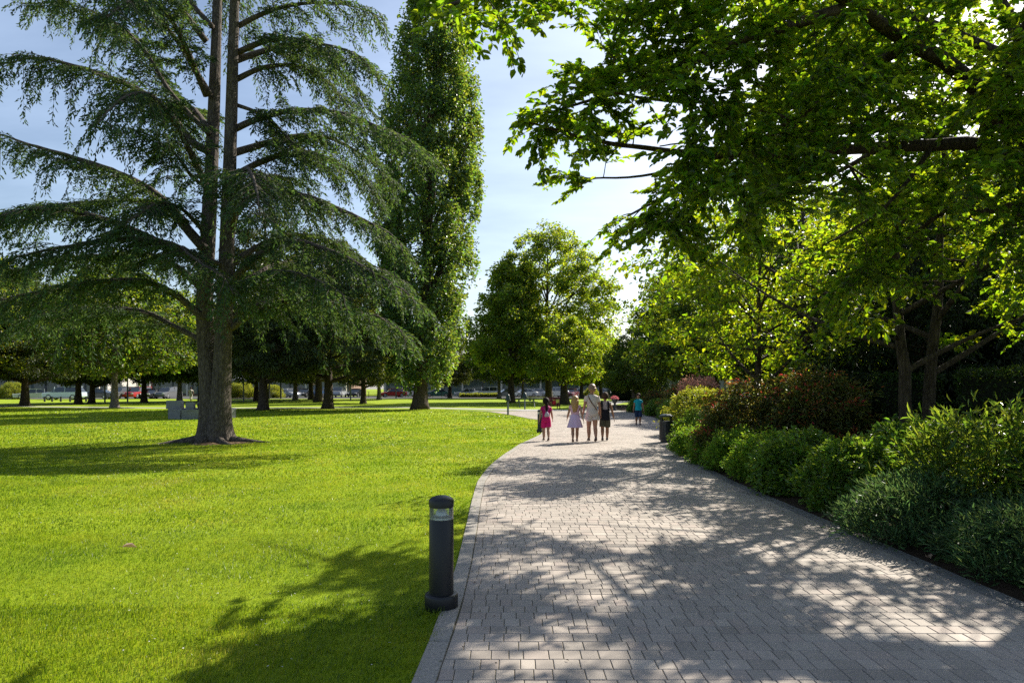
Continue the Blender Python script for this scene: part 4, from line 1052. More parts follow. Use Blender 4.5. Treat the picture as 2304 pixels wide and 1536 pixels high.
    LP, LD, LN = map(np.concatenate, (LP, LD, LN))
    n = len(LP); sz = .077 * (.5 + .8 * r.random(n))
    wood.build("limbs", M['bark'], root, smooth=True)
    # the clearest single leaves, at the tips against the sky, are objects of their own
    one = min(n_tip, 298)
    g = Geo(); add_leaves(g, np.zeros((1, 3)), np.array([[0, 1.0, 0]]), np.array([[0, 0, 1.0]]), 1.0, .60, shape='leaf')
    lm = g.mesh("leaf"); lm.materials.append(M['leaf_near'])
    pick = np.linspace(0, n_tip - 1, one).astype(int)
    for i in pick:
        d = Vector(LD[i]); nn = Vector(LN[i]); s = d.cross(nn).normalized(); u = s.cross(d)
        mt = Matrix(((s.x, d.x, u.x, 0), (s.y, d.y, u.y, 0), (s.z, d.z, u.z, 0), (0, 0, 0, 1)))
        o = bpy.data.objects.new("leaf", lm); COL.objects.link(o); o.parent = root
        o.matrix_local = Matrix.Translation(Vector(LP[i] - base)) @ mt @ Matrix.Diagonal((sz[i], sz[i], sz[i], 1))
    rest_ = np.ones(n, bool); rest_[pick] = False
    g = Geo()
    deep = (LP[:, 1] > 8.4) | (LP[:, 2] > EYE + .62 * LP[:, 1])
    for kk, shp in ((rest_ & ~deep, 'leaf'), (rest_ & deep, 'rhomb')):
        add_leaves(g, LP[kk] - base, LD[kk], LN[kk], sz[kk], sz[kk] * (.60 if shp == 'leaf' else .72), shape=shp)
    g.build("foliage", M['leaf_near'], root, kind='stuff')
    print("overhang leaves", n, "singles", one)
make_overhang()

# ------------------------------------------------------------------ shrubs in the bed
def dome(seed, R, H, clumps, per, leaf, mat, tip=None, shape='leaf', flat=.7, up=.6, droop=-.1, cr=None, out=.6, lump=.1, inner=.55):
    return plant(SC, seed, H, [(.02, R * .82), (.2, R), (.45, R * .97), (.7, R * .8), (.88, R * .5), (1, R * .15)], stem_r=.03, trunk_top=.8, limbs=9, clumps=clumps, per=per,
                 leaf=leaf, clump_r=cr or R * .28, flat=flat, droop=droop, up=up, lump=lump, inner=inner, leaf_m=mat, trunk_mat=M['twig'], twig_r=.006, trunk_k=6, tip=tip,
                 stems=((0, 0), (R * .2, R * .1), (-R * .2, R * .05)), shape=shape, out=out)
def shrub(name, label, loc, meshes, rz=0.0, scale=None, group=None):
    return grow(name, label, "shrub", loc, meshes, SC, rz, scale, group)

mA = dome(71, .62, .85, 120, 95, (.060, .026), M['shrub'], cr=.17)
mB = dome(72, .70, .95, 130, 95, (.066, .034), M['shrub_mid'], cr=.19)
MOUNDS = [(4.25, 15.9, 0.81, mA, "small bright green mound first beyond the bin on the path edge"), (4.3, 14.4, 0.91, mA, "second bright green mound along the path edge, counted from the bin"),
          (4.28, 13.0, 0.91, mA, "third bright green mound along the path edge, below the red tips"), (4.35, 11.7, 0.95, mA, "fourth bright green mound from the bin, beside the path edging"),
          (4.4, 10.35, 0.97, mB, "large rounded mound left of the biggest broad leaved one"), (4.5, 8.95, 0.95, mB, "large leafy mound directly above the lavender cushion"),
          (5.55, 9.4, 1.15, mB, "broad leaved mound in front of the two stemmed tree")]
first = {}
for x, y, sc, me, label in MOUNDS:
    if id(me) not in first: first[id(me)] = shrub("mound_shrub", label, (x, y, 0), me, scale=(sc,) * 3, group="clipped mounds along the path")
    else: copy_thing(first[id(me)], (x, y, 0), x * 3 + y, label, scale=(sc,) * 3)
lav = dome(73, .78, .62, 150, 95, (.075, .014), M['shrub_grey'], cr=.2, up=.2, droop=-.6, out=.5, shape='rhomb')
l0 = shrub("lavender_cushion", "grey green fine leaved cushion spilling onto the path edge", (4.35, 7.15, 0), lav, group="grey green cushions")
copy_thing(l0, (4.58, 5.9, 0), 1.3, "grey green cushion nearest the camera at the lower right", scale=(1.05, 1.0, .85))
copy_thing(l0, (4.75, 4.75, 0), 2.3, "grey green cushion cut by the right picture edge", scale=(1.1, 1.1, .9))
wil = plant(SC, 74, 1.36, [(.03, .6), (.25, .85), (.5, .9), (.75, .75), (1, .45)], stem_r=.022, trunk_top=.92, limbs=30, clumps=150, per=44, leaf=(.125, .024), clump_r=.24, flat=1.0,
            droop=-.5, up=.2, lump=.2, inner=.3, leaf_m=M['shrub_willow'], trunk_mat=M['twig'], twig_r=.006, trunk_k=6,
            stems=((0, 0), (.2, .1), (-.2, .1), (.1, -.2), (-.12, -.15)), shape='leaf', out=.5)
w0 = shrub("willow_leaved_bush", "tall bush with narrow upright shoots at the right picture edge", (5.25, 7.35, 0), wil, group="narrow leaved bushes")
copy_thing(w0, (5.7, 6.35, 0), 2.0, "narrow leaved bush half outside the picture behind the cushions", scale=(.95,) * 3)
red = dome(75, 1.05, 1.75, 190, 80, (.085, .032), M['shrub_red'], tip=(.5,), cr=.26, up=.7, droop=.05, out=.7, inner=.3)
RD = [(4.95, 14.1, 1.0, 0, "red tipped bush in front of the thin dark trunk"), (6.0, 13.2, 1.08, 1.5, "largest red tipped bush, left of the two stemmed tree"),
      (6.6, 15.6, 1.1, 3, "red tipped bush farther back by the clipped hedge"), (7.7, 27.5, .95, 4, "far bush with red tips behind the lime mound"),
      (8.6, 35, 1.0, 5, "far red tipped bush behind the boy in turquoise"), (8.8, 42, .8, 5.6, "small far red tipped bush by the path bend")]
r0_ = None
for x, y, sc, rz, label in RD:
    if r0_ is None: r0_ = shrub("red_tipped_shrub", label, (x, y, 0), red, rz, (sc,) * 3, "red tipped bushes")
    else: copy_thing(r0_, (x, y, 0), rz, label, scale=(sc,) * 3)
lime = dome(76, 1.25, 1.5, 190, 85, (.085, .04), M['shrub_lime'], cr=.3, up=.7)
lime0 = shrub("lime_shrub", "broad lime green mound behind the litter bin", (6.35, 22.8, 0), lime)
dk = dome(77, .8, .95, 120, 80, (.08, .035), M['shrub_mid'], cr=.24)
d0_ = shrub("evergreen_shrub", "dark green low shrub right beside the litter bin", (5.35, 18.9, 0), dk, group="evergreen shrubs in the bed")
for x, y, sc, rz, label in ((5.0, 17.4, .8, 1, "low dark shrub between bin and bright mounds"), (8.0, 33.5, 1.0, 2, "dark green shrub right of the boy in turquoise"),
                            (8.3, 38.5, .95, 3, "green shrub behind the boy in turquoise"), (8.3, 44.5, .9, 4, "yellow green shrub left of the boy's head, by the bend"),
                            (7.2, 11.6, 1.15, 2.2, "shaded shrub at the foot of the two stems"), (8.3, 10.2, 1.3, 5, "shaded shrub below the dark hedge at the right"),
                            (6.9, 8.6, 1.2, 3.3, "shaded shrub behind the tall narrow leaved bush"), (7.6, 7.0, 1.3, 1.1, "shrub outside the right picture edge behind the bush")):
    copy_thing(d0_, (x, y, 0), rz, label, scale=(sc,) * 3)
for px, d, sc, label in ((545, 104, 1.6, "lime bush by the picnic shelter's right post"), (612, 106, 1.3, "lime bush beside the sunlit silver car"), (30, 96, 1.5, "sunlit lime bush at the far left edge"), (1330, 112, 1.0, "lime bush near the cars behind the woman")):
    copy_thing(lime0, ((px - 1152) / 1536 * d, d, 0), px * .7, label, "lime green bushes", (sc,) * 3)
# pale pink plumes beyond the lime mound
plm = plant(SC, 78, 1.9, [(.3, .5), (.55, .75), (.8, .7), (1, .4)], stem_r=.012, trunk_top=.9, limbs=26, clumps=90, per=45, leaf=(.09, .03), clump_r=.15, flat=1.7, droop=-.4, up=.2,
            leaf_m=M['plume'], trunk_mat=M['twig'], twig_r=.004, trunk_k=5, stems=((0, 0), (.25, .1), (-.25, .1)), inner=.4)
p0 = shrub("plume_shrub", "bush with pale pink plumes behind the lime mound", (7.5, 27.6, 0), plm, group="plumed bushes")
copy_thing(p0, (8.4, 30, 0), 2, "pink plumed bush farther along, against the dark hedge", scale=(1.05,) * 3)

def hedge(label, a, b, w, h, seed, dens=330, leaf=(.075, .04), mat='hedge'):
    r = np.random.default_rng(seed); a, b = np.array(a, float), np.array(b, float); L = np.linalg.norm(b - a); ang = math.atan2(b[1] - a[1], b[0] - a[0])
    t = thing("hedge", label, "hedge", ((a[0] + b[0]) / 2, (a[1] + b[1]) / 2, 0), ang)
    g = Geo(); P, N = [], []
    for c, u, v, nn in (((0, -w / 2, h / 2), (L, 0, 0), (0, 0, h), (0, -1, 0)), ((0, w / 2, h / 2), (L, 0, 0), (0, 0, h), (0, 1, 0)), ((0, 0, h), (L, 0, 0), (0, w, 0), (0, 0, 1)),
                        ((-L / 2, 0, h / 2), (0, w, 0), (0, 0, h), (-1, 0, 0)), ((L / 2, 0, h / 2), (0, w, 0), (0, 0, h), (1, 0, 0))):
        n = int(np.linalg.norm(u) * np.linalg.norm(v) * dens)
        q = np.array(c) + (r.random((n, 1)) - .5) * np.array(u) + (r.random((n, 1)) - .5) * np.array(v) - np.array(nn) * (np.abs(r.normal(size=(n, 1))) * .07 - .03)
        q += np.array(nn) * (.05 * np.sin(q[:, :1] * 2.1 + seed) * np.sin(q[:, 2:] * 3 + q[:, 1:2] * 2))
        P.append(q); N.append(np.repeat(np.array(nn, float)[None], n, 0))
    P, N = np.concatenate(P), np.concatenate(N)
    D = unit(N * .5 + r.normal(size=P.shape) + np.array((0, 0, .3))); Nn = unit(N + r.normal(size=P.shape) * .7)
    add_leaves(g, P, D, Nn, leaf[0] * (.6 + .8 * r.random(len(P))), leaf[1])
    g.build("foliage", M[mat], t)
    Geo().box((0, 0, (h - .14) / 2), (L - .2, w - .2, h - .14)).build("dark_core", M['hedge_core'], t)  # added solid core, its near-black colour stands in for shade between the leaves
hedge("long clipped dark hedge running behind the red tipped bushes", (7.6, 12.9), (11.6, 30), 1.0, 1.85, 81)
hedge("dark clipped hedge at the far right behind the shaded shrubs", (7.9, 12.1), (11.5, 9.2), 1.0, 1.9, 82)
hedge("clipped hedge block far down the path on the right", (12.4, 84), (16.6, 84), 1.6, 1.9, 83, 120, (.14, .08))
hedge("low clipped bright hedge in front of the white van", (-8.6, 113), (-2.2, 113), .8, .62, 84, 160, (.16, .1), 'shrub_lime')
M_h = M['hedge']

# ------------------------------------------------------------------ street furniture
M['lens'] = glass_mat("bollard_lens")
M['reflector'] = plain("lamp_reflector", (0.62, 0.64, 0.66), 0.3, 0.3)
M['stone'] = plain("planter_stone", (0.17, 0.175, 0.18), 0.85, bump=0.3, bscale=14, var=0.25)
M['slat'] = plain("bin_slat", (0.020, 0.023, 0.030), 0.4, spec=0.5, bump=0.05, bscale=60)
M['green_metal'] = plain("green_metal", (0.012, 0.030, 0.024), 0.45)
M['grey_post'] = plain("grey_post", (0.10, 0.12, 0.14), 0.5)
M['red_paint'] = plain("maroon_paint", (0.11, 0.010, 0.025), 0.5)
M['red_cloth'] = plain("red_cloth", (0.42, 0.012, 0.02), 0.8)
M['white_paint'] = plain("white_paint", (0.72, 0.72, 0.70), 0.5)
M['wood'] = plain("weathered_wood", (0.16, 0.115, 0.08), 0.8, bump=0.3, bscale=30, var=0.3)
M['lit_bag'] = plain("bin_liner", (0.42, 0.42, 0.05), 0.5)

def bollard(label, loc, copy_of=None):
    if copy_of is not None: return copy_thing(copy_of, loc, 0.0, label)
    b = thing("bollard_light", label, "bollard", loc, group="bollard lights beside the path")
    Geo().lathe([(.112, -.02), (.121, .0), (.121, .088), (.116, .099), (.108, .103), (.093, .105)], k=40).build("base_collar", M['dark_metal'], b, smooth=False)
    p = Geo().lathe([(.0885, .10), (.0885, .634), (.084, .640)], k=40).build("post", M['dark_metal'], b)
    Geo().lathe([(.0865, .640), (.0865, .728)], k=40).build("lens", M['lens'], b)
    Geo().lathe([(.080, .641), (.078, .655), (.060, .664), (.044, .668), (.040, .690), (.030, .705), (.022, .728)], k=32).build("reflector", M['reflector'], b)
    Geo().lathe([(.086, .726), (.0905, .728), (.0905, .775), (.086, .783), (.07, .795), (.045, .805), (.015, .810), (.001, .811)], k=40).build("cap", M['dark_metal'], b)
    for me in b.children:
        pl = me.data.polygons; pl.foreach_set('use_smooth', np.ones(len(pl), bool))
        md = me.modifiers.new("edge", 'EDGE_SPLIT'); md.split_angle = math.radians(40)
    return b
b1 = bollard("dark bollard light with clear lens standing at the near lawn corner", (-.512, 4.95, .012))
bollard("far dark bollard light behind the girl in fuchsia", (1.0, 24.4, .012), b1)

def litter_bin(label, loc):
    t = thing("litter_bin", label, "litter bin", loc)
    Geo().lathe([(.15, 0), (.17, .01), (.17, .07), (.15, .09)], k=28).build("base", M['slat'], t)
    Geo().lathe([(.165, .08), (.165, .60), (.16, .61)], k=28).build("liner", M['hedge_core'], t)
    sg = Geo(); sg.box((0, 0, 0), (.030, .014, .54)); sm = sg.mesh("slat"); sm.materials.append(M['slat'])
    for k in range(30):
        a = k * 2 * math.pi / 30
        link("slat", sm, parent=t, loc=(math.cos(a) * .195, math.sin(a) * .195, .335), rz=a + math.pi / 2)
    for z in (.075, .60):
        a = np.linspace(0, 2 * np.pi, 29)
        Geo().lathe([(.185, z - .016), (.209, z - .016), (.209, z + .016), (.185, z + .016), (.185, z - .016)], k=30).build("hoop", M['slat'], t)
    for k in range(4):
        a = k * math.pi / 2 + .5
        Geo().box((math.cos(a) * .185, math.sin(a) * .185, .68), (.022, .05, .14), a).build("bracket", M['slat'], t)
    Geo().lathe([(.205, .735), (.215, .742), (.212, .762), (.17, .795), (.10, .815), (.02, .822)], k=30).build("lid", M['green_metal'], t, smooth=True)
    return t
litter_bin("dark slatted litter bin with domed lid at the bed's edge", (4.52, 20.0, .012))

def planter():
    t = thing("stone_planter", "grey stone planter of concrete panels behind the cedar's trunk", "planter", (-16.4, 36.2, 0))
    k = 10; R = 1.62
    for i in range(k):
        a0, a1 = 2 * math.pi * i / k + .1, 2 * math.pi * (i + 1) / k + .1
        am = (a0 + a1) / 2; w = 2 * R * math.sin(math.pi / k) - .03
        Geo().box((math.cos(am) * R * .95, math.sin(am) * R * .95, .24), (.18, w, .48), am).build("panel", M['stone'], t)
    Geo().lathe([(1.50, .44), (1.66, .44), (1.66, .50), (1.50, .50), (1.50, .44)], k=20).build("ledge", M['stone'], t)
    Geo().lathe([(.01, .40), (1.5, .40)], k=20).build("soil", M['soil'], t)
    for i, (x, y, w, h, rz) in enumerate([(-1.0, -.95, 1.0, .44, -.35), (-.08, -1.2, .42, .36, 0), (.75, -1.05, .7, .40, .3), (1.25, -.2, .8, .42, 1.3), (-1.3, 0, .8, .42, 1.6), (0, 1.15, 1.4, .40, 0)]):
        Geo().box((x, y, .50 + h / 2), (w, .22, h), rz, .96).build("block", M['stone'], t)
    bag = thing("backpack", "dark bag left on the stone planter's rim", "bag", (-16.0, 35.25, .5))
    Geo().ball((0, 0, .20), (.26, .17, .24), 14, 9).build("body", M['slat'], bag, smooth=True)
    Geo().ball((.03, -.13, .16), (.17, .09, .13), 12, 7).build("pocket", M['slat'], bag, smooth=True)
    Geo().tube([(-.08, 0, .42), (-.05, 0, .50), (.05, 0, .50), (.08, 0, .42)], .015, 6).build("handle", M['slat'], bag)
planter()

def bell_post(label, loc, wide=1.0):
    t = thing("bell_topped_post", label, "post", loc, group="bell topped posts by the crossing walk")
    Geo().tube([(0, 0, -.02), (0, 0, .86)], .055, 12).build("post", M['grey_post'], t, smooth=False)
    Geo().lathe([(.16 * wide, .84), (.165 * wide, .88), (.125 * wide, .98), (.105 * wide, 1.12), (.07 * wide, 1.20), (.01, 1.24)], k=18).build("hood", M['green_metal'], t, smooth=True)
    Geo().lathe([(.08, .80), (.08, .84)], k=14).build("collar", M['green_metal'], t)
bell_post("grey post with dark green bell shaped hood at the lawn edge", (-.235, 39.9, 0))
bell_post("second bell hooded post, beyond the crossing walk by the picnic table", (.95, 47.9 + 2.6, 0), 1.25)

tb = thing("picnic_table", "dark green picnic table on the grass behind the bell topped posts", "table", (1.15, 55.5, 0), .1)
for y in (-.3, -.1, .1, .3): Geo().box((0, y, .74), (1.7, .17, .045)).build("table_board", M['green_metal'], tb)
for y in (-.72, .72):
    Geo().box((0, y, .45), (1.7, .24, .045)).build("seat_board", M['green_metal'], tb)
for x in (-.6, .6):
    g = Geo(); g.tube([(x, -.7, 0), (x, -.2, .72)], .04, 6); g.tube([(x, .7, 0), (x, .2, .72)], .04, 6); g.box((x, 0, .42), (.05, 1.6, .05)); g.build("frame", M['grey_post'], tb)

sb = thing("stone_bench", "long pale stone bench left of the central trunk", "bench", (3.05, 83, 0))
Geo().box((0, 0, .46), (2.4, .5, .14)).build("seat", M['kerb'], sb)
for x in (-.85, .85): Geo().box((x, 0, .2), (.3, .42, .4)).build("leg", M['kerb'], sb)

rb = thing("slatted_bench", "maroon slatted bench seen from behind, right of the girl in fuchsia", "bench", (3.15, 50.6, 0), .35)
for k in range(9): Geo().box((-.40 + k * .10, 0, .56), (.062, .04, .68)).build("slat", M['red_paint'], rb)
for z in (.28, .86): Geo().box((0, .035, z), (.96, .03, .06)).build("rail", M['red_paint'], rb)
for k in range(4): Geo().box((0, .16 + k * .11, .42), (.96, .09, .035)).build("seat_slat", M['red_paint'], rb)
for x in (-.45, .45):
    for y in (0.02, .48): Geo().box((x, y + .03, .2), (.05, .05, .4)).build("leg", M['red_paint'], rb)
bg = thing("red_bag", "bright red bag hanging on the maroon bench", "bag", (3.13, 50.5, .34), .35)
Geo().ball((0, 0, .15), (.15, .07, .17), 12, 8).build("body", M['red_cloth'], bg, smooth=True)
Geo().tube([(-.07, 0, .28), (-.05, 0, .44), (.05, 0, .44), (.07, 0, .28)], .012, 6).build("strap", M['red_cloth'], bg)

# pot of pink flowers on a pedestal by the bend
fp = thing("flower_urn", "dark pedestal urn with pink flowers at the path bend", "planter", (7.15, 47.5, 0))
Geo().lathe([(.16, 0), (.16, .06), (.09, .12), (.07, .48), (.12, .56), (.24, .78), (.25, .82), (.20, .82)], k=18).build("urn", M['slat'], fp, smooth=True)
r_ = np.random.default_rng(9); n = 260; v = unit(r_.normal(size=(n, 3))); v[:, 2] = np.abs(v[:, 2])
g = Geo(); add_leaves(g, np.array((0, 0, .80)) + v * np.array((.27, .27, .24)) * (.7 + .3 * r_.random((n, 1))), unit(v + r_.normal(size=(n, 3)) * .5), unit(v + r_.normal(size=(n, 3)) * .6), .06, .05)
M['pink_flower'] = leaf_mat("pink_flower", (0.55, 0.10, 0.17), (0.6, 0.2, 0.2), 0.4, 0.5, 0.03)
g.build("flowers", M['pink_flower'], fp)

# low rail in front of the parked van, at the left
fn = thing("low_rail_fence", "low dark rail on posts in front of the parked blue white van", "fence", (-52.0, 78, 0))
for k in range(6): Geo().box((-1.4 + k * .95 + .1 * math.sin(k * 5), 0, .30), (.14, .14, .60)).build("post", M['dark_metal'], fn)
Geo().box((1.0, 0, .50), (5.4, .05, .04)).build("rail", M['dark_metal'], fn)
# black railing along the car park
rl = thing("car_park_railing", "black railing along the car park left of the columnar poplar", "fence", (-29, 112, 0))
for k in range(24): Geo().box((-17 + k * 1.5, 0, .5), (.07, .07, 1.0)).build("post", M['dark_metal'], rl)
for z in (.45, .95): Geo().box((.25, 0, z), (34.6, .05, .05)).build("rail", M['dark_metal'], rl)

def lamp_post(label, px, d, h=5.0):
    t = thing("lamp_post", label, "lamp post", ((px - 1152) / 1536 * d, d, 0), group="slim lamp posts")
    Geo().tube([(0, 0, 0), (0, 0, h)], [.085, .05], 10).build("pole", M['grey_post'], t)
    Geo().lathe([(.09, h), (.22, h + .06), (.20, h + .16), (.05, h + .24)], k=14).build("lantern", M['dark_metal'], t)
for px, d, label in ((548, 78, "slim lamp post in front of the picnic shelter"), (789, 84, "slim lamp post right of the fork stemmed tree"), (891, 98, "slim lamp post left of the columnar poplar"),
                     (236, 72, "slim lamp post left of the pale barked tree"), (1242, 104, "slim lamp post right of the central trunk"), (287, 76, "slim lamp post right of the pale barked tree")):
    lamp_post(label, px, d)

# ------------------------------------------------------------------ parked cars
M['tyre'] = plain("tyre", (0.012, 0.012, 0.013), 0.8)
M['rim'] = plain("wheel_rim", (0.45, 0.46, 0.48), 0.3, 0.8)
M['car_glass'] = plain("car_glass", (0.018, 0.024, 0.028), 0.05, spec=0.9)
M['tail'] = plain("tail_lamp", (0.35, 0.01, 0.01), 0.3)
M['headlamp'] = plain("head_lamp", (0.7, 0.7, 0.72), 0.15)
M['trim'] = plain("car_trim", (0.02, 0.02, 0.022), 0.6)
PAINT = {n: plain("car_paint_" + n, c, 0.28, 0.1, 0.5, coat=0.6) for n, c in dict(white=(.72, .73, .74), silver=(.40, .42, .45), black=(.015, .016, .018), red=(.36, .02, .02), blue=(.04, .10, .22),
          teal=(.03, .11, .10), grey=(.12, .125, .135), pale=(.42, .50, .58), maroon=(.15, .015, .025)).items()}

def make_car(prof_body, cabin, L, W, label, loc, rz, paint, wheel_x, wr=.33):
    """prof_body: (x, z) outline of the lower body; cabin: (x, z) of the glasshouse outline, along x"""
    t = thing("parked_car", label, "car", loc, rz, "cars in the car park")
    def extr(prof, w0, w1=None, inset=None):
        P = np.array(prof, float); n = len(P); w1 = w1 if w1 is not None else w0
        zz = P[:, 1]; wz = np.interp(zz, [zz.min(), zz.max()], [w0, w1])
        g = Geo()
        R = []
        for s, k in ((-1, .94), (-1, 1.0), (1, 1.0), (1, .94)):
            c = P.mean(0); Q = c + (P - c) * (k if abs(k - 1) > 1e-6 else 1.0)
            off = wz * s * (1.0 if abs(k - .94) < 1e-6 else .93)
            R.append(np.c_[Q[:, 0], off, Q[:, 1]])
        return g.rings(np.array(R))
    extr(prof_body, W / 2, W / 2 * .97).build("body", PAINT[paint], t, smooth=False)
    extr(cabin, W / 2 * .92, W / 2 * .74).build("windows", M['car_glass'], t)
    C = np.array(cabin); top = C[:, 1].max(); tx = C[C[:, 1] > top - .06, 0]
    g = Geo(); g.box(((tx.min() + tx.max()) / 2, 0, top + .015), (tx.max() - tx.min() + .16, W * .77, .06)); g.build("roof", PAINT[paint], t)
    g = Geo()
    for x in np.linspace(C[:, 0].min() + .55, C[:, 0].max() - .5, 3):
        for s in (-1, 1): g.tube([(x, s * W / 2 * .915, C[:, 1].min()), (x, s * W / 2 * .765, top)], .035, 5)
    g.build("pillars", PAINT[paint], t)
    wg = Geo()
    a = np.linspace(0, 2 * np.pi, 16, endpoint=False)
    ring = lambda r_, y: np.c_[np.cos(a) * r_, np.full(16, y), np.sin(a) * r_]
    wg.rings(np.array((ring(wr * .92, -.11), ring(wr, -.07), ring(wr, .07), ring(wr * .92, .11)))); wm = wg.mesh("wheel"); wm.materials.append(M['tyre'])
    rg = Geo().rings(np.array((ring(wr * .62, -.118), ring(wr * .55, -.125), ring(wr * .2, -.13)))); rg.rings(np.array((ring(wr * .62, .118), ring(wr * .55, .125), ring(wr * .2, .13)))); rm = rg.mesh("rim"); rm.materials.append(M['rim'])
    for x in wheel_x:
        for s in (-1, 1):
            w = link("wheel", wm, parent=t, loc=(x, s * (W / 2 - .11), wr)); link("rim", rm, parent=w)
    zmid = np.array(prof_body)[:, 1].mean() + .12
    for s in (-1, 1):
        Geo().box((-L / 2 + .04, s * W * .36, zmid), (.10, .3, .16)).build("headlight", M['headlamp'], t)
        Geo().box((L / 2 - .04, s * W * .38, zmid), (.10, .22, .22)).build("tail_light", M['tail'], t)
    return t
def sedan(label, loc, rz, paint):
    return make_car([(-2.25, .25), (-2.3, .55), (-2.15, .74), (-1.2, .86), (.95, .92), (1.9, .92), (2.25, .82), (2.3, .45), (2.2, .25), (0, .2)],
                    [(-1.15, .86), (-.35, 1.36), (.15, 1.42), (.85, 1.36), (1.75, .92)], 4.6, 1.78, label, loc, rz, paint, (-1.4, 1.4))
def van(label, loc, rz, paint):
    return make_car([(-2.35, .3), (-2.42, .62), (-2.25, .92), (-1.35, 1.02), (2.2, 1.06), (2.4, 1.0), (2.45, .5), (2.35, .3), (0, .26)],
                    [(-1.4, 1.02), (-.6, 1.62), (.2, 1.72), (1.9, 1.68), (2.3, 1.06)], 4.8, 1.86, label, loc, rz, paint, (-1.5, 1.5), .36)
CARS = [  # px, distance, kind, paint, heading, label
    (145, 90, 'v', 'pale', 0.08, "pale blue white van parked behind the low rail, far left"), (75, 94, 's', 'silver', 0.6, "silver car at the far left behind the first dark tree"),
    (218, 95, 's', 'black', .1, "black car beside the twin trunked dark trees"), (276, 98, 'v', 'grey', 1.3, "dark grey van right of the pale barked tree"),
    (312, 99, 'v', 'red', 1.45, "red van behind the tree left of the planter"), (345, 100, 's', 'black', 1.5, "black car between the red van and the planter"),
    (378, 101, 'v', 'grey', 1.5, "grey van end on behind the stone planter"), (622, 112, 's', 'silver', .5, "silver car with sunlit bonnet right of the first conifer"),
    (648, 114, 's', 'white', 2.6, "white car nose to nose with the sunlit silver car"), (688, 116, 's', 'black', 1.4, "black car behind the far dark trunks"),
    (722, 116, 'v', 'blue', 1.5, "dark blue van half hidden by the fork stemmed tree"), (762, 115, 'v', 'silver', 1.6, "silver van right of the fork stemmed tree"),
    (800, 117, 's', 'black', 1.5, "black car left of the grey green hanging tree"), (884, 116, 's', 'red', .3, "bright red car left of the columnar poplar's trunk"),
    (914, 118, 'v', 'white', .4, "white van touching the columnar poplar's trunk"), (985, 118, 's', 'teal', .1, "dark teal car right of the columnar poplar's trunk"),
    (1052, 119, 's', 'silver', .02, "silver saloon left of the white van behind low hedge"), (1095, 118, 'v', 'white', .0, "long white van behind the low bright hedge"),
    (1140, 117, 's', 'grey', .3, "grey car between the bell topped post and the white van"), (1180, 118, 's', 'white', .4, "white car behind the second bell topped post"),
    (1203, 120, 's', 'silver', .6, "silver car left of the central trunk"), (1250, 116, 'v', 'silver', .7, "silver van right of the central trunk, above the bench"),
    (1285, 118, 's', 'maroon', 1.2, "maroon car between the two park trunks"), (1293, 124, 's', 'white', .2, "white car left of the woman's head"),
    (1345, 120, 's', 'silver', .3, "silver car right of the woman's head"), (1368, 122, 'v', 'black', 1.2, "black van beside the clipped hedge block"),
]
cp = {}
for px, d, kd, paint, rz, label in CARS:
    loc = ((px - 1152) / 1536 * d, d, .012)
    if kd not in cp: cp[kd] = (sedan if kd == 's' else van)(label, loc, rz, paint); 
    else:
        t = copy_thing(cp[kd], loc, rz, label)
        for ch in t.children:
            if ch.name.split('.')[0] in ('body', 'roof', 'pillars'): set_mat(ch, PAINT[paint])

# ------------------------------------------------------------------ people
M['skin'] = plain("skin", (0.36, 0.20, 0.135), 0.55, spec=0.3)
M['skin_tan'] = plain("skin_tanned", (0.27, 0.145, 0.09), 0.55, spec=0.3)
M['hair_dark'] = plain("dark_hair", (0.012, 0.008, 0.006), 0.7, spec=0.12, bump=0.5, bscale=120)
M['hair_blonde'] = plain("blonde_hair", (0.36, 0.21, 0.075), 0.45, bump=0.5, bscale=120, var=0.35)
M['hair_fair'] = plain("fair_hair", (0.24, 0.145, 0.08), 0.45, bump=0.5, bscale=120, var=0.3)
M['hair_brown'] = plain("brown_hair", (0.045, 0.026, 0.017), 0.7, spec=0.12, bump=0.5, bscale=120)
M['shoe'] = plain("brown_shoe", (0.09, 0.05, 0.04), 0.6)
M['shoe_dark'] = plain("dark_shoe", (0.02, 0.02, 0.025), 0.6)
M['eye_white'] = plain("eye_white", (0.7, 0.7, 0.7), 0.3)
M['eye_dark'] = plain("eye_dark", (0.01, 0.008, 0.006), 0.2)
M['lips'] = plain("lips", (0.35, 0.12, 0.10), 0.5)
def cloth(name, c): return plain(name, c, 0.85, spec=0.15, bump=0.35, bscale=22, var=0.10)

def loft(g, rings, k=20, cap=False):
    """rings: (cx, cy, z, rx, ry[, pleat])"""
    a = np.linspace(0, 2 * np.pi, k, endpoint=False); R = []
    for q in rings:
        cx, cy, z, rx, ry = q[:5]; pl = q[5] if len(q) > 5 else 0
        w = 1 + pl * np.sin(a * 8)
        R.append(np.c_[cx + rx * np.cos(a) * w, cy + ry * np.sin(a) * w, np.full(k, z)])
    return g.rings(np.array(R), cap=cap)

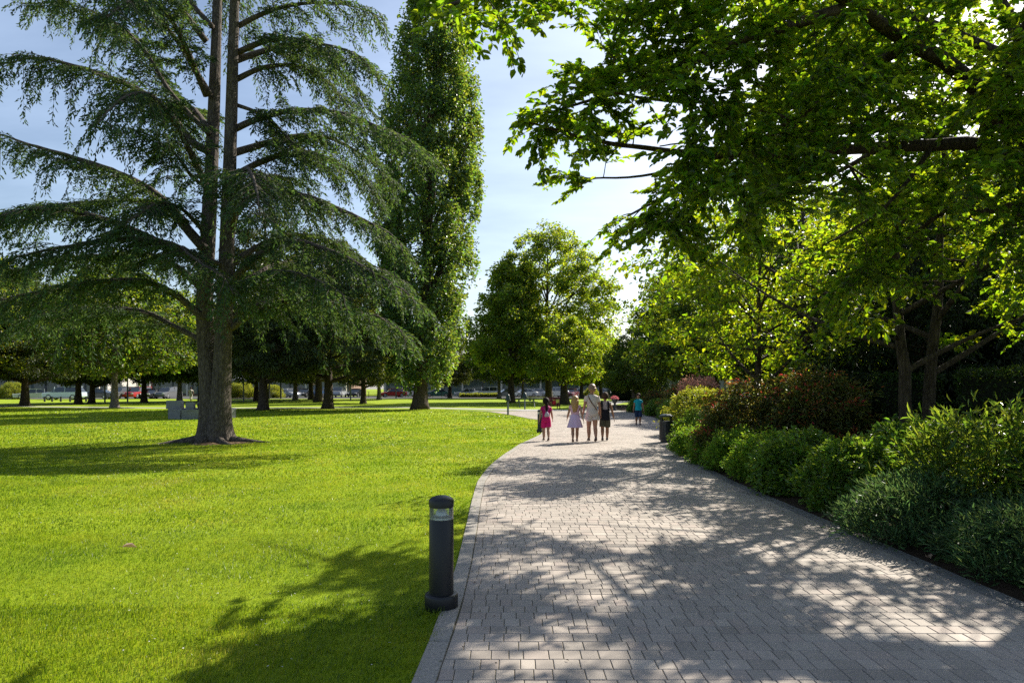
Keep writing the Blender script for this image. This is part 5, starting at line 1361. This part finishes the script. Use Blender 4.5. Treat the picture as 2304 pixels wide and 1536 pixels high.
def skin_body(J, E, name, mat, parent, rootv=0, extra=None):
    me = bpy.data.meshes.new(name)
    me.from_pydata([j[:3] for j in J], E, []); me.update()
    o = bpy.data.objects.new(name, me); COL.objects.link(o)
    md = o.modifiers.new("skin", 'SKIN'); md.use_smooth_shade = True; md.branch_smoothing = .6
    for i, v in enumerate(me.skin_vertices[0].data):
        v.radius = (J[i][3], J[i][4] if len(J[i]) > 4 else J[i][3]); v.use_root = (i == rootv)
    sb = o.modifiers.new("sub", 'SUBSURF'); sb.levels = 2; sb.render_levels = 2
    dg = bpy.context.evaluated_depsgraph_get(); dg.update()
    m2 = bpy.data.meshes.new_from_object(o.evaluated_get(dg), depsgraph=dg)
    bpy.data.objects.remove(o); 
    # hands, ears and nose are joined to the same mesh
    if extra is not None:
        n = len(m2.vertices); co = np.empty(n * 3, np.float32); m2.vertices.foreach_get('co', co)
        g = Geo(); g.v = [co.reshape(-1, 3).astype(float)]; g.n = n
        by = {}
        for p in m2.polygons: by.setdefault(len(p.vertices), []).append(tuple(p.vertices))
        for kk, F in by.items(): g.f[kk] = [np.array(F)]
        extra(g); m3 = g.mesh(name, True); bpy.data.meshes.remove(m2); m2 = m3
    m2.name = name
    return link(name, m2, mat, parent)

def person(label, loc, H, rz, skin, pose, head_k=1.0, female=False, adult=False, hair=None, hair_mat=None, group=None):
    """figure of height H facing +y before rotation. pose: foot offsets and arm angles"""
    t = thing("person", label, "person", loc, rz, group)
    h = H; hk = head_k * h
    hw = .052 * h; sh = (.098 if not adult else .105) * h
    (lfx, lfy, lfz), (rfx, rfy, rfz) = pose['feet']
    J, E = [], []
    def add(x, y, z, r, ry=None, to=None):
        J.append((x, y, z, r, ry if ry else r)); i = len(J) - 1
        if to is not None: E.append((to, i))
        return i
    lean = pose.get('lean', .012) * h
    pel = add(0, 0, .515 * h, .082 * h, .066 * h)
    wa = add(0, lean * .3, .60 * h, .066 * h, .052 * h, pel)
    ch = add(0, lean * .7, .70 * h, .078 * h, .056 * h, wa)
    st = add(0, lean, .785 * h, .060 * h, .048 * h, ch)
    hz = h - .135 * hk            # chin height
    nk = add(0, lean + .005 * h, hz + .004 * h, .026 * h, None, st)
    h1 = add(0, lean + .012 * h, hz + .035 * hk, .043 * hk, .05 * hk, nk)
    h2 = add(0, lean + .006 * h, hz + .078 * hk, .052 * hk, .061 * hk, h1)
    h3 = add(0, lean + .002 * h, hz + .118 * hk, .034 * hk, .04 * hk, h2)
    wrists = []
    for s, key in ((-1, 'la'), (1, 'ra')):
        out, fwd, bend = pose[key]            # sideways angle, swing forward, elbow bend
        a = add(s * sh, lean, .792 * h, .033 * h, None, st)
        d1 = np.array((s * math.sin(out), math.sin(fwd), -math.cos(out) * math.cos(fwd))); d1 /= np.linalg.norm(d1)
        e = np.array(J[a][:3]) + d1 * .165 * h
        ei = add(*e, .026 * h, None, a)
        d2 = np.array((s * math.sin(out * .8), math.sin(fwd + bend), -math.cos(fwd + bend))); d2 /= np.linalg.norm(d2)
        f1 = e + d2 * .07 * h; w = e + d2 * .148 * h
        fi = add(*f1, .0245 * h, None, ei); wi = add(*w, .0135 * h, None, fi)
        hd = w + d2 * .035 * h; add(*hd, .017 * h, .011 * h, wi)
        wrists.append((s, w, d2))
    feet = []
    for s, (fx, fy, fz) in ((-1, (lfx, lfy, lfz)), (1, (rfx, rfy, rfz))):
        hp = add(s * hw, 0, .475 * h, .056 * h, None, pel)
        an = np.array((s * hw * .85 + fx * h, fy * h, (.045 + fz) * h))
        hpv = np.array(J[hp][:3]); mid = (hpv * .48 + an * .52); mid[1] += max(0, .035 * h + .25 * fz * h)
        th = hpv * .55 + mid * .45
        ti = add(*th, .056 * h, None, hp); kn = add(*mid, .037 * h, None, ti)
        cf = mid * .62 + an * .38 - np.array((0, .012 * h, 0)); ci = add(*cf, .040 * h, None, kn)
        ai = add(*an, .0215 * h, None, ci)
        toe = an + np.array((0, .085 * h, -.028 * h - (.04 * h if fz > .01 else 0))); add(*toe, .017 * h, .014 * h, ai)
        feet.append((an, toe))
    headc = np.array((0, lean + .006 * h, hz + .072 * hk))
    def extra(g):
        for s, w, d in wrists:
            p0 = w + d * .045 * h
            fw = np.array((0, 1.0, 0)); fw = unit(fw - d * fw.dot(d)); sd = np.cross(d, fw)
            for k, (ln, off) in enumerate(((.040, -.012), (.045, -.004), (.042, .004), (.033, .011))):
                b = p0 + fw * off * h
                g.tube([b - d * .012 * h, b + d * ln * .5 * h, b + d * ln * .85 * h - sd * s * .006 * h, b + d * ln * h - sd * s * .012 * h], np.array((.0052, .005, .0044, .003)) * h, 5)
            b = w + d * .018 * h + fw * .011 * h
            g.tube([b, b + (fw * .7 + d * .7) * .02 * h, b + (fw * .6 + d * .9) * .036 * h], np.array((.006, .0055, .0038)) * h, 5)
        for s in (-1, 1): g.ball(headc + np.array((s * .053 * hk, -.004 * hk, -.004 * hk)), (.007 * hk, .013 * hk, .019 * hk), 8, 6)
        g.tube([headc + np.array((0, .056 * hk, .014 * hk)), headc + np.array((0, .070 * hk, -.012 * hk)), headc + np.array((0, .058 * hk, -.018 * hk))], np.array((.006, .010, .006)) * hk, 7)
    skin_body(J, E, "body", skin, t, 0, extra)
    for s in (-1, 1):
        e = headc + np.array((s * .021 * hk, .051 * hk, .008 * hk))
        eo = Geo().ball(e, (.0095 * hk, .006 * hk, .006 * hk), 8, 6).build("eye", M['eye_white'], t, smooth=True)
        Geo().ball(e + np.array((0, .004 * hk, 0)), (.0045 * hk, .0035 * hk, .0045 * hk), 8, 6).build("iris", M['eye_dark'], eo, smooth=True)
    Geo().ball(headc + np.array((0, .053 * hk, -.034 * hk)), (.016 * hk, .006 * hk, .0045 * hk), 10, 6).build("mouth", M['lips'], t, smooth=True)
    return t, dict(h=h, hk=hk, headc=headc, lean=lean, feet=feet, wr=wrists, sh=sh, hw=hw, J=J)

def shoes(t, q, mat):
    h = q['h']
    for an, toe in q['feet']:
        d = unit(toe - an); s = np.array((1.0, 0, 0)); g = Geo()
        a = np.linspace(0, 2 * np.pi, 14, endpoint=False)
        c = an * .5 + toe * .5 + np.array((0, -.012 * h, 0)); tilt = (toe[2] - an[2] + .028 * h)
        R = []
        for k, z in ((1.0, -.030), (1.04, -.022), (.98, -.008), (.72, .012), (.45, .028)):
            yy_ = np.sin(a) * .070 * h * k - (.02 * h if z > 0 else 0); 
            R.append(np.c_[c[0] + np.cos(a) * .027 * h * k, c[1] + yy_, c[2] + z * h + .013 * h * 1 + yy_ / (.07 * h) * tilt * .5])
        R = np.array(R); R[:, :, 2] = np.maximum(R[:, :, 2], .002)
        g.rings(R).build("shoe", mat, t, smooth=True)

def cap_hair(t, q, mat, length=0.0, volume=1.0, fringe=False, seed=1, width=.9, name="hair"):
    """hair as a shell over the skull that leaves the face free, with locks hanging behind"""
    hk, c, h = q['hk'], q['headc'], q['h']; g = Geo(); r = np.random.default_rng(seed)
    k, n = 26, 9; a = np.linspace(0, 2 * np.pi, k, endpoint=False); R = []
    for i, th in enumerate(np.linspace(math.pi / 2 - .03, -.75, n)):
        rr = .0625 * hk * volume; V = []
        for b in a:
            front = max(0, math.sin(b)); t2 = th
            lim = 0.52 if front > .35 else (-.1 if front > -.1 else -.75)
            lim = np.interp(front, [0, .25, .6, 1], [-.75, -.2, .55, .62])
            t2 = max(th, lim)
            w = 1 + .03 * math.sin(b * 9 + i) 
            V.append(c + np.array((math.cos(t2) * math.cos(b) * rr * w, math.cos(t2) * math.sin(b) * rr * 1.14 * w - .004 * hk, math.sin(t2) * rr * 1.22 + .012 * hk)))
        R.append(V)
    R = np.array(R); g.rings(R)
    if length > 0:
        for j in range(26):
            u = j / 25 * 2 - 1; b = -math.pi / 2 + u * 1.25
            s = c + np.array((math.cos(b) * .056 * hk, math.sin(b) * .064 * hk, .02 * hk))
            ln = length * (1 - .35 * abs(u) ** 2) * (.85 + .3 * r.random())
            e = s + np.array((-u * 0 + math.cos(b) * .012 * hk * (1 - width) , -.012 * hk, -ln))
            e[0] = c[0] + (e[0] - c[0]) * width; m = (s + e) / 2 + np.array((math.cos(b) * .012 * hk, -.016 * hk, 0)) + r.normal(size=3) * .004 * hk
            g.tube(bez(s, m, e, 6), np.array((.010, .0135, .0135, .012, .009, .004)) * hk, 6)
    return g.build(name, mat, t, smooth=True)

def top(t, q, mat, name, z0, z1=.835, fit=1.0, sleeve=.5, neck=.04, hem=1.0):
    """shirt from hem z0 up to the neck; sleeves as tubes over the upper arms"""
    h, le, sh = q['h'], q['lean'], q['sh']; g = Geo()
    rows = []
    for z in np.linspace(z0, .80, 9):
        rx = np.interp(z, [.45, .52, .60, .70, .78, .80], [.098, .096, .082, .098, .104, .100]) * fit * h
        ry = np.interp(z, [.45, .52, .60, .70, .78, .80], [.080, .078, .066, .072, .062, .058]) * fit * h
        if z < .6: rx *= hem; ry *= hem
        rows.append((0, le * np.interp(z, [.5, .8], [0, 1]), z * h, rx, ry, .012))
    rows += [(0, le, .822 * h, .082 * h, .048 * h), (0, le, z1 * h, neck * h, neck * .9 * h)]
    loft(g, rows, 24)
    if sleeve > 0:
        J = q['J']
        for i in range(len(J)):
            pass
        for s, w, d in q['wr']:
            a = np.array((s * sh * .86, le, .800 * h)); el = w - d * .148 * h
            e = a + (el - a) * sleeve
            g.tube([a, a + (e - a) * .3, e], np.array((.040, .043, .042)) * h, 12, cap=False)
    return g.build(name, mat, t, smooth=True)

def shorts(t, q, mat, zb, name="shorts", zt=.60, loose=1.0, fitw=1.0):
    h = q['h']; g = Geo()
    loft(g, [(0, 0, zt * h, .080 * fitw * h, .066 * fitw * h), (0, 0, .55 * h, .094 * fitw * h, .078 * fitw * h), (0, 0, .50 * h, .102 * fitw * h, .084 * fitw * h), (0, 0, .455 * h, .100 * fitw * h, .080 * fitw * h), (0, 0, .445 * h, .085 * h, .06 * h)], 24)
    for s, (an, toe) in zip((-1, 1), q['feet']):
        hp = np.array((s * q['hw'], 0, .475 * h)); mid = hp * .48 + an * .52; mid[1] += .03 * h
        f = (.475 - zb) / (.475 - mid[2] / h)
        if f <= 1: e = hp + (mid - hp) * f
        else: e = mid + (an - mid) * (f - 1)
        g.tube([hp + np.array((0, 0, .03 * h)), hp * .5 + e * .5, e], np.array((.058, .062 * loose, .062 * loose * (.86 if f > 1 else 1))) * h, 14, cap=False)
    return g.build(name, mat, t, smooth=True)

walk1 = dict(feet=((0, -.085, .028), (0, .085, .0)), la=(.26, .30, .35), ra=(.30, -.28, .2))
walk2 = dict(feet=((0, .07, .0), (.0, -.08, .03)), la=(.26, -.25, .2), ra=(.28, .25, .35))
stand = dict(feet=((.005, .0, .0), (0, .03, .0)), la=(.26, -.05, .2), ra=(.26, .05, .2))

# girl in fuchsia
p, q = person("girl in fuchsia shirt and shorts with long dark ponytail and pale pack", (1.02, 20.4, .013), 1.26, .12, M['skin'], walk2, 1.22)
cap_hair(p, q, M['hair_dark'], .0, 1.06, seed=2)
g = Geo(); c = q['headc']; g.tube(bez(c + np.array((0, -.06, .03)), c + np.array((0, -.14, -.06)), c + np.array((0, -.105, -.30)), 9), [.022, .036, .045, .048, .045, .04, .034, .024, .008], 10); g.build("ponytail", M['hair_dark'], p, smooth=True)
top(p, q, cloth("fuchsia_cotton", (0.42, 0.012, 0.13)), "shirt", .52, fit=1.06, sleeve=.5)
shorts(p, q, cloth("fuchsia_shorts", (0.52, 0.014, 0.14)), .325, loose=1.12, fitw=1.06)
g = Geo(); h = q['h']; loft(g, [(0, -.088 * h, .575 * h, .055 * h, .030 * h), (0, -.10 * h, .59 * h, .056 * h, .040 * h), (0, -.10 * h, .65 * h, .044 * h, .034 * h), (0, -.088 * h, .695 * h, .020 * h, .018 * h)], 14, True)
bp = g.build("pack", cloth("pale_pack", (0.42, 0.38, 0.46)), p, smooth=True)
g = Geo()
for s in (-1, 1): g.tube([(s * .012, -.088 * h, .69 * h), (s * .055 * h, -.066 * h, .77 * h), (s * .062 * h, .0, .832 * h), (s * .06 * h, .07 * h, .74 * h)], .010 * h, 6)
g.build("strap", cloth("pack_strap", (0.30, 0.10, 0.22)), bp, smooth=True)
shoes(p, q, M['shoe'])

# girl with long blonde hair in a lilac dress
p, q = person("girl with long blonde hair in a pale pink lilac dress", (1.84, 19.95, .013), 1.32, -.10, M['skin'], walk1, 1.2)
cap_hair(p, q, M['hair_blonde'], .36, 1.08, seed=3, width=1.0)
h = q['h']; top(p, q, cloth("pink_bodice", (0.58, 0.36, 0.46)), "bodice", .585, fit=1.03, sleeve=.32)
g = Geo(); loft(g, [(0, 0, .61 * h, .085 * h, .068 * h), (0, 0, .56 * h, .108 * h, .09 * h, .02), (0, 0, .48 * h, .128 * h, .105 * h, .04), (0, 0, .40 * h, .148 * h, .12 * h, .06), (0, 0, .325 * h, .170 * h, .135 * h, .085)], 40)
g.build("skirt", cloth("lilac_skirt", (0.56, 0.42, 0.62)), p, smooth=True)
shoes(p, q, M['shoe'])

# the woman
p, q = person("woman in pale beige shirt and shorts with fair hair pinned up", (2.36, 20.1, .013), 1.66, .05, M['skin'], dict(feet=((0, .08, 0), (.008, -.09, .03)), la=(.20, -.15, .25), ra=(.2, .08, .2)), 1.0, True, True)
cap_hair(p, q, M['hair_fair'], .10, 1.08, seed=4)
g = Geo(); c = q['headc']; g.ball(c + np.array((0, -.085, .015)), (.05, .04, .045), 12, 8); g.build("hair_bun", M['hair_fair'], p, smooth=True)
top(p, q, cloth("beige_linen", (0.55, 0.50, 0.46)), "shirt", .555, fit=1.10, sleeve=.55, neck=.045, hem=.98)
shorts(p, q, cloth("beige_shorts", (0.52, 0.47, 0.45)), .385, loose=1.12, fitw=1.06)
h = q['h']; g = Geo(); g.tube([(-.075 * h, -.02 * h, .818 * h), (-.06 * h, -.07 * h, .76 * h), (-.03 * h, -.084 * h, .70 * h), (.03 * h, -.084 * h, .62 * h), (.09 * h, -.05 * h, .55 * h)], .008 * h, 6); g.build("bag_strap", cloth("brown_strap", (0.12, 0.06, 0.035)), p, smooth=True)
shoes(p, q, M['shoe'])

# the boy in dark overalls
p, q = person("boy in dark dungarees over a pale top with grey green shorts", (2.78, 20.4, .013), 1.42, -.12, M['skin_tan'], dict(feet=((-.01, -.09, 0.03), (0, .08, 0)), la=(.12, .12, .3), ra=(.30, -.05, .15)), 1.12)
cap_hair(p, q, M['hair_brown'], .0, 1.05, seed=5)
top(p, q, cloth("pale_vest", (0.34, 0.30, 0.31)), "top", .52, fit=1.02, sleeve=.18)
h = q['h']; g = Geo(); loft(g, [(0, 0, .435 * h, .108 * h, .09 * h), (0, 0, .50 * h, .108 * h, .09 * h), (0, 0, .56 * h, .100 * h, .082 * h), (0, 0, .62 * h, .096 * h, .078 * h), (0, .005 * h, .66 * h, .100 * h, .078 * h)], 24)
for s in (-1, 1): g.tube([(s * .065 * h, -.068 * h, .65 * h), (s * .07 * h, -.074 * h, .72 * h), (s * .07 * h, -.05 * h, .80 * h), (s * .07 * h, 0, .832 * h), (s * .068 * h, .06 * h, .76 * h), (s * .06 * h, .078 * h, .66 * h)], .024 * h, 8)
g.build("dungarees", cloth("dark_denim", (0.014, 0.015, 0.022)), p, smooth=True)
shorts(p, q, cloth("grey_green_shorts", (0.075, 0.075, 0.055)), .30, zt=.50, loose=1.08)
shoes(p, q, M['shoe_dark'])

# the boy in turquoise, coming the other way
p, q = person("boy in turquoise t-shirt and navy shorts walking alone towards the camera", (5.36, 29.0, .013), 1.32, math.pi + .05, M['skin_tan'], dict(feet=((0, .07, 0), (0, -.08, .025)), la=(.22, .05, .2), ra=(.22, -.05, .2)), 1.18)
cap_hair(p, q, M['hair_brown'], .0, 1.04, seed=6)
top(p, q, cloth("turquoise_cotton", (0.012, 0.30, 0.38)), "shirt", .475, fit=1.12, sleeve=.5)
shorts(p, q, cloth("navy_shorts", (0.016, 0.035, 0.085)), .26, loose=1.06)
shoes(p, q, M['shoe'])

# a far visitor in white beyond the planter
p, q = person("far visitor in white clothes beyond the stone planter", (-39.5, 84.0, .0), 1.65, .7, M['skin_tan'], walk1, 1.0, adult=True)
cap_hair(p, q, M['hair_brown'], .0, 1.05, seed=7)
top(p, q, cloth("white_cotton", (0.7, 0.68, 0.64)), "shirt", .5, fit=1.08, sleeve=.6)
shorts(p, q, cloth("white_trousers", (0.62, 0.6, 0.56)), .12, "trousers", loose=1.05)
shoes(p, q, M['shoe'])

# ------------------------------------------------------------------ small things on the ground
M['litter_leaf'] = leaf_mat("fallen_leaf", (0.60, 0.40, 0.29), (0.3, 0.2, 0.1), 0.15, 0.3, 0.02)
def fallen_leaf(label, loc, rz, s, mat):
    g = Geo(); n = np.array
    add_leaves(g, np.zeros((1, 3)), n([[1.0, .1, .12]]), n([[0.1, 0, 1.0]]), s, s * .6, shape='leaf', fold=.25, curl=.25)
    g.tube([(-.25 * s, 0, .0), (0, 0, .01)], .012 * s, 4)
    o = g.build("fallen_leaf", mat); o.location = loc; o.rotation_euler = (0, 0, rz); o['label'] = label; o['category'] = "leaf"
    return o
fallen_leaf("pinkish dry leaf lying on the sunny lawn at the left", (-3.82, 6.68, .045), .3, .13, M['litter_leaf'])
fallen_leaf("pale dry leaf on the mulch beside the lavender cushion", (3.86, 6.30, .03), 1.2, .12, M['litter_leaf'])

# bare earth round the cedar's foot
r = np.random.default_rng(4)
a = np.linspace(0, 2 * np.pi, 48, endpoint=False)
rr = .74 + .14 * np.sin(a * 3 + 1) + .1 * np.sin(a * 7)
V = np.r_[[(-8.6, 19.85, .05)], np.c_[-8.6 + np.cos(a) * rr * .55, 19.8 + np.sin(a) * rr * .5, np.full(48, .045)], np.c_[-8.5 + np.cos(a) * rr * 1.15, 19.7 + np.sin(a) * rr * .95, np.full(48, .004)]]
k = np.arange(48); k2 = (k + 1) % 48
g = Geo(); g.add(V, np.stack((np.zeros(48, int), 1 + k, 1 + k2), 1)); g.f.setdefault(4, []).append(np.stack((1 + k, 49 + k, 49 + k2, 1 + k2), 1))
g.build("bare_ground", M['dirt'], smooth=True, kind='structure')

# small white specks scattered in the turf, too many to count
r = np.random.default_rng(8); n = 1500
y = np.sqrt(r.random(n) * (17 ** 2 - 3.2 ** 2) + 3.2 ** 2); x = -.8 * y + r.random(n) * (.8 * y + 2)
keep = (x < left_edge(y) - .03) & (np.sin(x * 1.3 + 1) * np.sin(y * 1.1 + x * .5) + r.normal(size=n) * .5 > .25); x, y = x[keep], y[keep]; n = len(x)
g = Geo(); z = .030 + .014 * r.random(n)
for q in range(3):
    az = r.random(n) * 6.28
    add_leaves(g, np.c_[x, y, z], unit(np.c_[np.cos(az), np.sin(az), .5 * np.ones(n)]), unit(np.c_[r.normal(size=(n, 2)) * .4, np.ones(n)]), .007 + .006 * r.random(n), .009)
M['turf_speck'] = leaf_mat("white_speck", (0.62, 0.62, 0.55), (0.4, 0.4, 0.3), 0.3, 0.2, 0.02)
g.build("white_specks", M['turf_speck'], kind='stuff')
# crumbs of leaf and soil along the path edges
r = np.random.default_rng(12); n = 1600
y = np.sqrt(r.random(n) * (22 ** 2 - 3.5 ** 2) + 3.5 ** 2)
side = r.random(n) < .8
x = np.where(side, right_edge(y) - np.abs(r.normal(size=n)) * .22 + .12, left_edge(y) + KERB_W + np.abs(r.normal(size=n)) * .25)
stray = r.random(n) < .12; x = np.where(stray, left_edge(y) + r.random(n) * 4, x)
g = Geo(); az = r.random(n) * 6.28
add_leaves(g, np.c_[x, y, np.full(n, .021)], unit(np.c_[np.cos(az), np.sin(az), .15 * r.random(n)]), unit(np.c_[r.normal(size=(n, 2)) * .3, np.ones(n)]), .012 + .022 * r.random(n), .008 + .01 * r.random(n))
M['crumb'] = leaf_mat("leaf_litter", (0.10, 0.07, 0.03), (0.1, 0.08, 0.02), 0.2, 0.7, 0.06)
g.build("leaf_litter", M['crumb'], kind='stuff')
